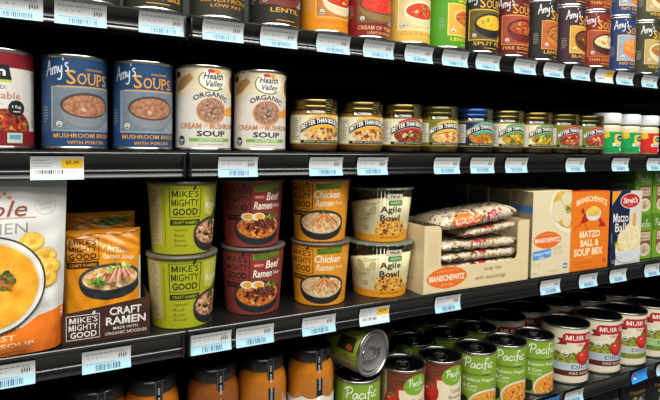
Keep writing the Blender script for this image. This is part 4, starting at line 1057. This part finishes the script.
GREEN = mat('#7b9d2b', .4, 0, .08)
def pacific_green(X, Y, label, phi, Z=None):
    r, h = .0365, .1050
    t = thing('soup_can', label, 'can', (X, Y, Z if Z is not None else Z4), 0, 'green and brown soup cans on the lowest shelf'); can_metal(t, r, h, SHADED_LID)
    c = Canvas(); H = CIRC(r) / 2
    c.rect(-H, 0, H, 90.5, GREEN); c.poly([(-H, 0), (-36, 0), (-34, 62), (-30, 90.5), (-H, 90.5)], mat('#5d7d1f', .4))
    c.script('Pacific', -28, 69, 16, 54, '#e6e9da', 1.7, .03, .1); c.text('FOODS', 4, 62, 20, 65, '#cfd8b8', .01)
    c.rect(-32, 57.5, 22, 60.5, '#3c6a1a'); c.lines(-32, 57.5, 22, 60.5, 1, '#8ab048', .6)
    c.text('Poblano Pepper', -28, 46.5, 32, 53, '#dfe6c8', .02); c.text('& Corn', -28, 37.5, -4, 43.5, '#dfe6c8', .02); c.text('CHOWDER', -28, 31.5, -4, 35.5, '#c9d8a8', .01)
    c.ell(30, 36, 3.6, 4.4, '#2a4a5a', 14); c.ell(30, 36, 2, 2.6, '#b8c8b8', 10)
    c.ell(18, 10, 36, 25, '#d9d3bf', 44); c.ell(18, 9.5, 33, 22.5, food('#c8741c', '#d89434', '#e2b058'), 44); c.blobs(18, 10, 28, 18, ('#b8321c', '#e8c050', '#5a7a24', '#d8862c', '#e0a840', '#c85a24'), 40, 2.8, 6)
    c.poly([(-42, 4), (-40, 20), (-34, 23), (-20, 21), (-18, 8), (-22, 2), (-38, 1)], mat('#1f2a12', .4, var=.4)); c.ell(-26, 24, 4, 2.4, '#5a7a24', 10)
    c.blobs(40, 30, 10, 8, ('#d8b02a', '#e0c040'), 6, 2.4, 2)
    c.rect(54, 6, 84, 84, '#cfd0b4'); c.lines(56, 8, 82, 82, 18, '#6a6a58', .9)
    can_label(t, c, r, phi, vs=1.07)
    return t
def pacific_red(X, Y, label, phi):
    r, h = .0365, .1050
    t = thing('soup_can', label, 'can', (X, Y, Z4), 0, 'green and brown soup cans on the lowest shelf'); can_metal(t, r, h, SHADED_LID)
    c = Canvas(); H = CIRC(r) / 2
    c.rect(-H, 0, H, 90.5, wood('#5a2a1c', '#7c4028'))
    c.rect(-64, 0, -46, 90.5, mat('#c6b98e', .45)); c.lines(-62, 4, -48, 88, 20, '#4a4234', 1.4)
    c.poly([(-28, 0), (-28, 67), (-22, 70), (40, 70), (40, 0)], '#b8281e'); c.rect(-24, 0, 40, 65, mat('#ddd2b0', .45))
    c.ell(6, 72, 23, 15, '#74a024', 30, .12); c.script('Pacific', -9, 69.5, 11, 29, '#eaeede', 1.15, .05, .1); c.text('FOODS', 2, 63, 16, 66, '#d8e0c0', .01)
    c.text('Tomato', -2, 44, 24, 51, '#6a5a40', .01); c.text('Bisque', -4, 34, 22, 41, '#6a5a40', .01); c.lines(-8, 26, 24, 30, 1, '#8a7a5a', .8)
    c.poly([(10, 0), (40, 22), (40, 0)], '#c03a22')
    c.ell(-36, 44, 15, 17, '#a81c14', 28); c.ell(-38, 48, 11, 11, '#c42f22', 22)
    for a in range(5): c.line([(-36, 56), (-36 + 9 * cos(.3 + a * .7), 54 + 7 * sin(.3 + a * .7))], 1.4, '#4f7a24')
    c.ell(-41, 51, 2.4, 1.6, '#e8b0a0', 10)
    can_label(t, c, r, phi, vs=1.07)
    return t
PY = .6545 + .0365
g1 = pacific_green(.4230, PY, 'green poblano corn can under the fallen can', -.32)
r1 = pacific_red(.5095, PY, 'brown tomato bisque can nearest the fallen can', -.10)
r2 = pacific_red(.5880, PY, 'brown tomato bisque can beside the green cans', -.14)
g2 = pacific_green(.6690, PY, 'green poblano corn can next to the brown cans', -.56)
g3 = pacific_green(.7440, PY, 'green poblano corn can in the middle of its row of three', -.52)
g4 = pacific_green(.8185, PY, 'green poblano corn can beside the cream tomato cans', -.34)
row2 = ((g1, .4275, 'green can directly behind the can under the fallen one'), (g1, .5080, 'green can behind the first brown tomato can'), (g1, .5900, 'green can behind the second brown tomato can'),
        (g2, .6720, 'green can behind the first of three green cans'), (g3, .7470, 'green can behind the middle green can'))
for src, x, lab in row2: dup(src, (x, PY + .078, Z4), lab)
for x, lab in ((.4290, 'green can third back behind the fallen can'), (.5100, 'green can third back behind the first brown can'), (.5930, 'green can third back behind the second brown can'), (.6760, 'green can third back behind the row of three'), (.7520, 'green can third back beside the cream tomato cans')):
    dup(g1, (x, PY + .156, Z4), lab)

# the can lying on its side on top of the row
def lying_can():
    r, h = .0365, .1050
    t = thing('soup_can', 'green soup can fallen on its side, silver end facing out, on other cans', 'can', (0, 0, 0), 0, 'green and brown soup cans on the lowest shelf')
    can_metal(t, r, h, STEEL_LID)
    c = Canvas(); H = CIRC(r) / 2
    c.rect(-H, 0, H, 90.5, mat('#7d8c34', .4, 0, .1)); c.rect(-10, 4, 12, 86, mat('#a8a48a', .45)); c.lines(-8, 8, 10, 84, 22, '#3f4030', 1.1)
    c.script('Pacific', 52, 66, 17, 55, '#d5dac0', 2.2, 0, .12)
    c.rect(-46, 52, -24, 84, '#2a3018'); c.ell(-30, 74, 5, 6, '#b8552a', 12)
    for x in (-60, 40): c.rect(x, 10, x + 10, 60, '#4f6220')
    can_label(t, c, r, 0, vs=1.07)
    n = Vector((.29, -.957, 0)).normalized()
    end = Vector((.4355, .6648, Z4 + .1055 + .0368 + EYE))
    up = Vector((0, 0, 1)); xa = up.cross(n).normalized()
    M = Matrix((( xa.x, n.cross(xa).x, n.x), (xa.y, n.cross(xa).y, n.y), (xa.z, n.cross(xa).z, n.z))).to_4x4()
    # turn about its own axis so the white nutrition strip faces the aisle side
    t.matrix_world = Matrix.Translation(end - n * h) @ M @ Matrix.Rotation(LYROT, 4, 'Z')
    return t
LYROT = radians(-60)
lying_can()

def muir_can(X, Y, label, variant=0, phi=-.02):
    r, h = .0458, .1125
    t = thing('tomato_can', label, 'can', (X, Y, Z4), 0, 'cream tomato cans on the lowest shelf'); can_metal(t, r, h, SHADED_LID, False)
    c = Canvas(); H = CIRC(r) / 2
    c.rect(-H, 0, H, 105, mat('#d6ceb4', .42, var=.05))
    c.rect(-H, 38, H, 58, food('#4f5f22', '#77862f', '#a89a3a', '#5a4a26', scale=110))
    for i in range(30): c.ell(-H + i * 10, 56 + 3 * sin(i * 2.1), 5, 3, ('#5a6a2a', '#7a7a3a', '#6a4a2a')[i % 3], 10, i)
    lo = {0: '#4e1c1e', 1: '#4e1c1e', 2: '#55652a', 3: '#5a6a2a'}[variant]
    mid = {0: '#aebfcb', 1: '#a2b6c6', 2: '#b5bbb8', 3: '#8fc07a'}[variant]
    c.rect(-H, 24, H, 38, mat(mid, .42)); c.rect(-H, 12.5, H, 24, mat(lo, .42, var=.15) if variant < 2 else food('#4a5a20', '#6f7f34', '#8a8a40'))
    c.rect(-H, 37.4, H, 38.4, '#d8d2ba'); c.rect(-H, 23.6, H, 24.4, '#d8d2ba')
    c.text('DICED', -28, 27, 28, 34.5, '#3a4248', .0); c.text('TOMATOES', -14, 24.6, 14, 26, '#5a6268', .0)
    if variant < 2: c.text('FIRE ROASTED', -32, 15.5, 32, 20.5, '#d8c4b0', .01)
    RD = mat('#a8232a', .42); DR = '#7a151c'
    c.poly([(-58, 72), (-50, 78), (-56, 86), (-38, 86), (-38, 74)], DR); c.poly([(58, 72), (50, 78), (56, 86), (38, 86), (38, 74)], DR)
    c.poly([(-46, 78), (46, 78), (46, 97), (-40, 97), (-46, 92)], RD); c.text('MUIR GLEN', -40, 83, 40, 92.5, '#e8e0d0', .015)
    c.poly([(-24, 68), (24, 68), (28, 78), (-28, 78)], '#d9d0b8'); c.text('ORGANIC', -20, 71, 20, 76, '#a8232a', .03)
    c.poly([(-14, 48), (-8, 66), (2, 78), (38, 80), (38, 44), (14, 42)], RD)
    c.ell(-2, 49, 17, 15.5, '#a31d17', 28); c.ell(-4, 51.5, 12, 10.5, '#c43024', 24); c.ell(-8, 55, 3, 2, '#e2a090', 10)
    for a in range(5): c.line([(-2, 62), (-2 + 9 * cos(.2 + a * .7), 61 + 5 * sin(.2 + a * .7))], 1.6, '#4f7a24')
    c.ell(-41, 56, 7.4, 6.4, '#e0ddd0', 18); c.ell(-41, 55, 5.6, 4.4, '#5a8a50', 16); c.rect(-46, 56, -36, 58.4, '#e0ddd0')
    c.rect(64, 8, 100, 100, '#cfc6aa'); c.lines(66, 10, 98, 98, 18, '#7a7460', .9)
    can_label(t, c, r, phi)
    return t
MY = .6545 + .0458
m1 = muir_can(.9185, MY, 'cream diced tomato can beside the green soup cans', 0, .02)
m2 = muir_can(1.0225, MY + .001, 'cream diced tomato can second from the green soup cans', 1, .02)
m3 = muir_can(1.1110, MY + .001, 'cream diced tomato can with grey band and no maroon stripe', 2, .02)
m4 = muir_can(1.2080, MY + .001, 'cream diced tomato can with pale green band at the far end', 3)
for src, x, lab in ((m1, .9230, 'cream tomato can in the second row behind the first tomato can'), (m2, 1.0250, 'cream tomato can in the second row behind the second tomato can'), (m3, 1.1150, 'cream tomato can in the second row behind the grey-banded can'), (m4, 1.2120, 'cream tomato can in the second row at the far end')):
    dup(src, (x, MY + .099, Z4), lab)
dup(m1, (.8290, MY + .082, Z4), 'cream tomato can tucked behind the last green soup can')

# ------------------------------------------------------------------ dark packs on the shelf below
Z5 = DECKZ[4] + .0005
def dark_pack(X, Y, label):
    t = thing('dark_pouch', label, 'pouch', (X, Y, Z5), 0, 'dark organic pouches under the lowest rail')
    w, h, dep = 42., 178., 19.
    bul = lambda u, v: dep * max(0., 1 - (u / w) ** 2) ** .45 * min(1., (h - v) / 24. + .05) ** .6 + .6 * sin(u * .2 + v * .15)
    c = Canvas(); c.rect(-w, 0, w, h, mat('#1b1b1d', .38, 0, .15)); c.line([(-w + 2, h - 4), (w - 2, h - 4)], .8, '#5a5a5e'); c.line([(-w + 3, h - 13), (w - 3, h - 12)], .7, '#3f3f44')
    c.text('ORGANIC', -29, h - 31, 29, h - 24, '#c8902e', .02)
    c.ell(-14, h - 42, 6, 6, '#a8b030', 14); c.text('chick', -4, h - 50, 24, h - 36, '#cfd0cc', .02, .2); c.text('peas', -18, h - 66, 20, h - 54, '#cfd0cc', .02, .2)
    c.ell(0, 60, 28, 26, food('#8a6a2a', '#c8a050', '#d8b870'), 28)
    c.build('front_panel', t, lambda u, v, l: Vector((u / 1000, -(max(0, bul(u, v)) + l + .1) / 1000, v / 1000)), frange(-w, w, 18), frange(0, h, 18))
    b = Canvas(); b.rect(-w, 0, w, h, mat('#1b1b1d', .4))
    b.build('back_panel', t, lambda u, v, l: Vector((u / 1000, max(0, bul(u, v)) / 1000, v / 1000)), frange(-w, w, 12), frange(0, h, 12))
    return t
d0 = dark_pack(1.0560, .7020, 'dark pouch below the blue promo tag, nearest the white tag')
dup(d0, (1.1540, .7030, Z5), 'dark pouch with gold organic lettering under the blue promo tag')
dup(d0, (1.2480, .7030, Z5), 'dark pouch at the far end below the lowest rail')

# ------------------------------------------------------------------ light and camera
def area(name, loc, target, sx, sy, power, col=(1, .97, .92)):
    l = bpy.data.lights.new(name, 'AREA'); l.shape = 'RECTANGLE'; l.size = sx; l.size_y = sy; l.energy = power; l.color = col
    o = bpy.data.objects.new(name, l); COL.objects.link(o); o.location = (loc[0], loc[1], loc[2] + EYE)
    d = Vector(target) - Vector(loc); o.rotation_euler = d.to_track_quat('-Z', 'Y').to_euler(); return o
area('aisle_light', (.15, -.58, 2.30), (.35, .66, -.05), 4.2, .5, 138)
area('far_aisle_light', (.2, -1.55, 2.25), (.4, .66, -.2), 4.2, .6, 54)
area('added_front_fill', (.2, -3.6, 2.25), (.4, .66, -.2), 4.2, .6, 20)  # unseen lamp added as low frontal fill for goods set back on the shelves
w = bpy.data.worlds.new('shop'); bpy.context.scene.world = w; w.use_nodes = True
bg = w.node_tree.nodes['Background']; bg.inputs[0].default_value = (.9, .95, 1, 1); bg.inputs[1].default_value = .06

cam = bpy.data.cameras.new('camera'); co = bpy.data.objects.new('camera', cam); COL.objects.link(co)
PSI, PIT, ROL, FPX = radians(28.0), radians(2.4), radians(1.0), 525.
f = Vector((sin(PSI) * cos(PIT), cos(PSI) * cos(PIT), -sin(PIT))); r0 = Vector((cos(PSI), -sin(PSI), 0)); u0 = r0.cross(f)
r = cos(ROL) * r0 + sin(ROL) * u0; u = cos(ROL) * u0 - sin(ROL) * r0
co.matrix_world = Matrix.Translation((0, 0, EYE)) @ Matrix(((r.x, u.x, -f.x), (r.y, u.y, -f.y), (r.z, u.z, -f.z))).to_4x4()
cam.sensor_fit = 'HORIZONTAL'; cam.sensor_width = 36; cam.lens = 36 * FPX / 660; cam.shift_y = -35 / 660; cam.clip_start = .02
cam.dof.use_dof = False
sc = bpy.context.scene; sc.camera = co
sc.view_settings.view_transform = 'Standard'; sc.view_settings.look = 'None'; sc.view_settings.exposure = .20
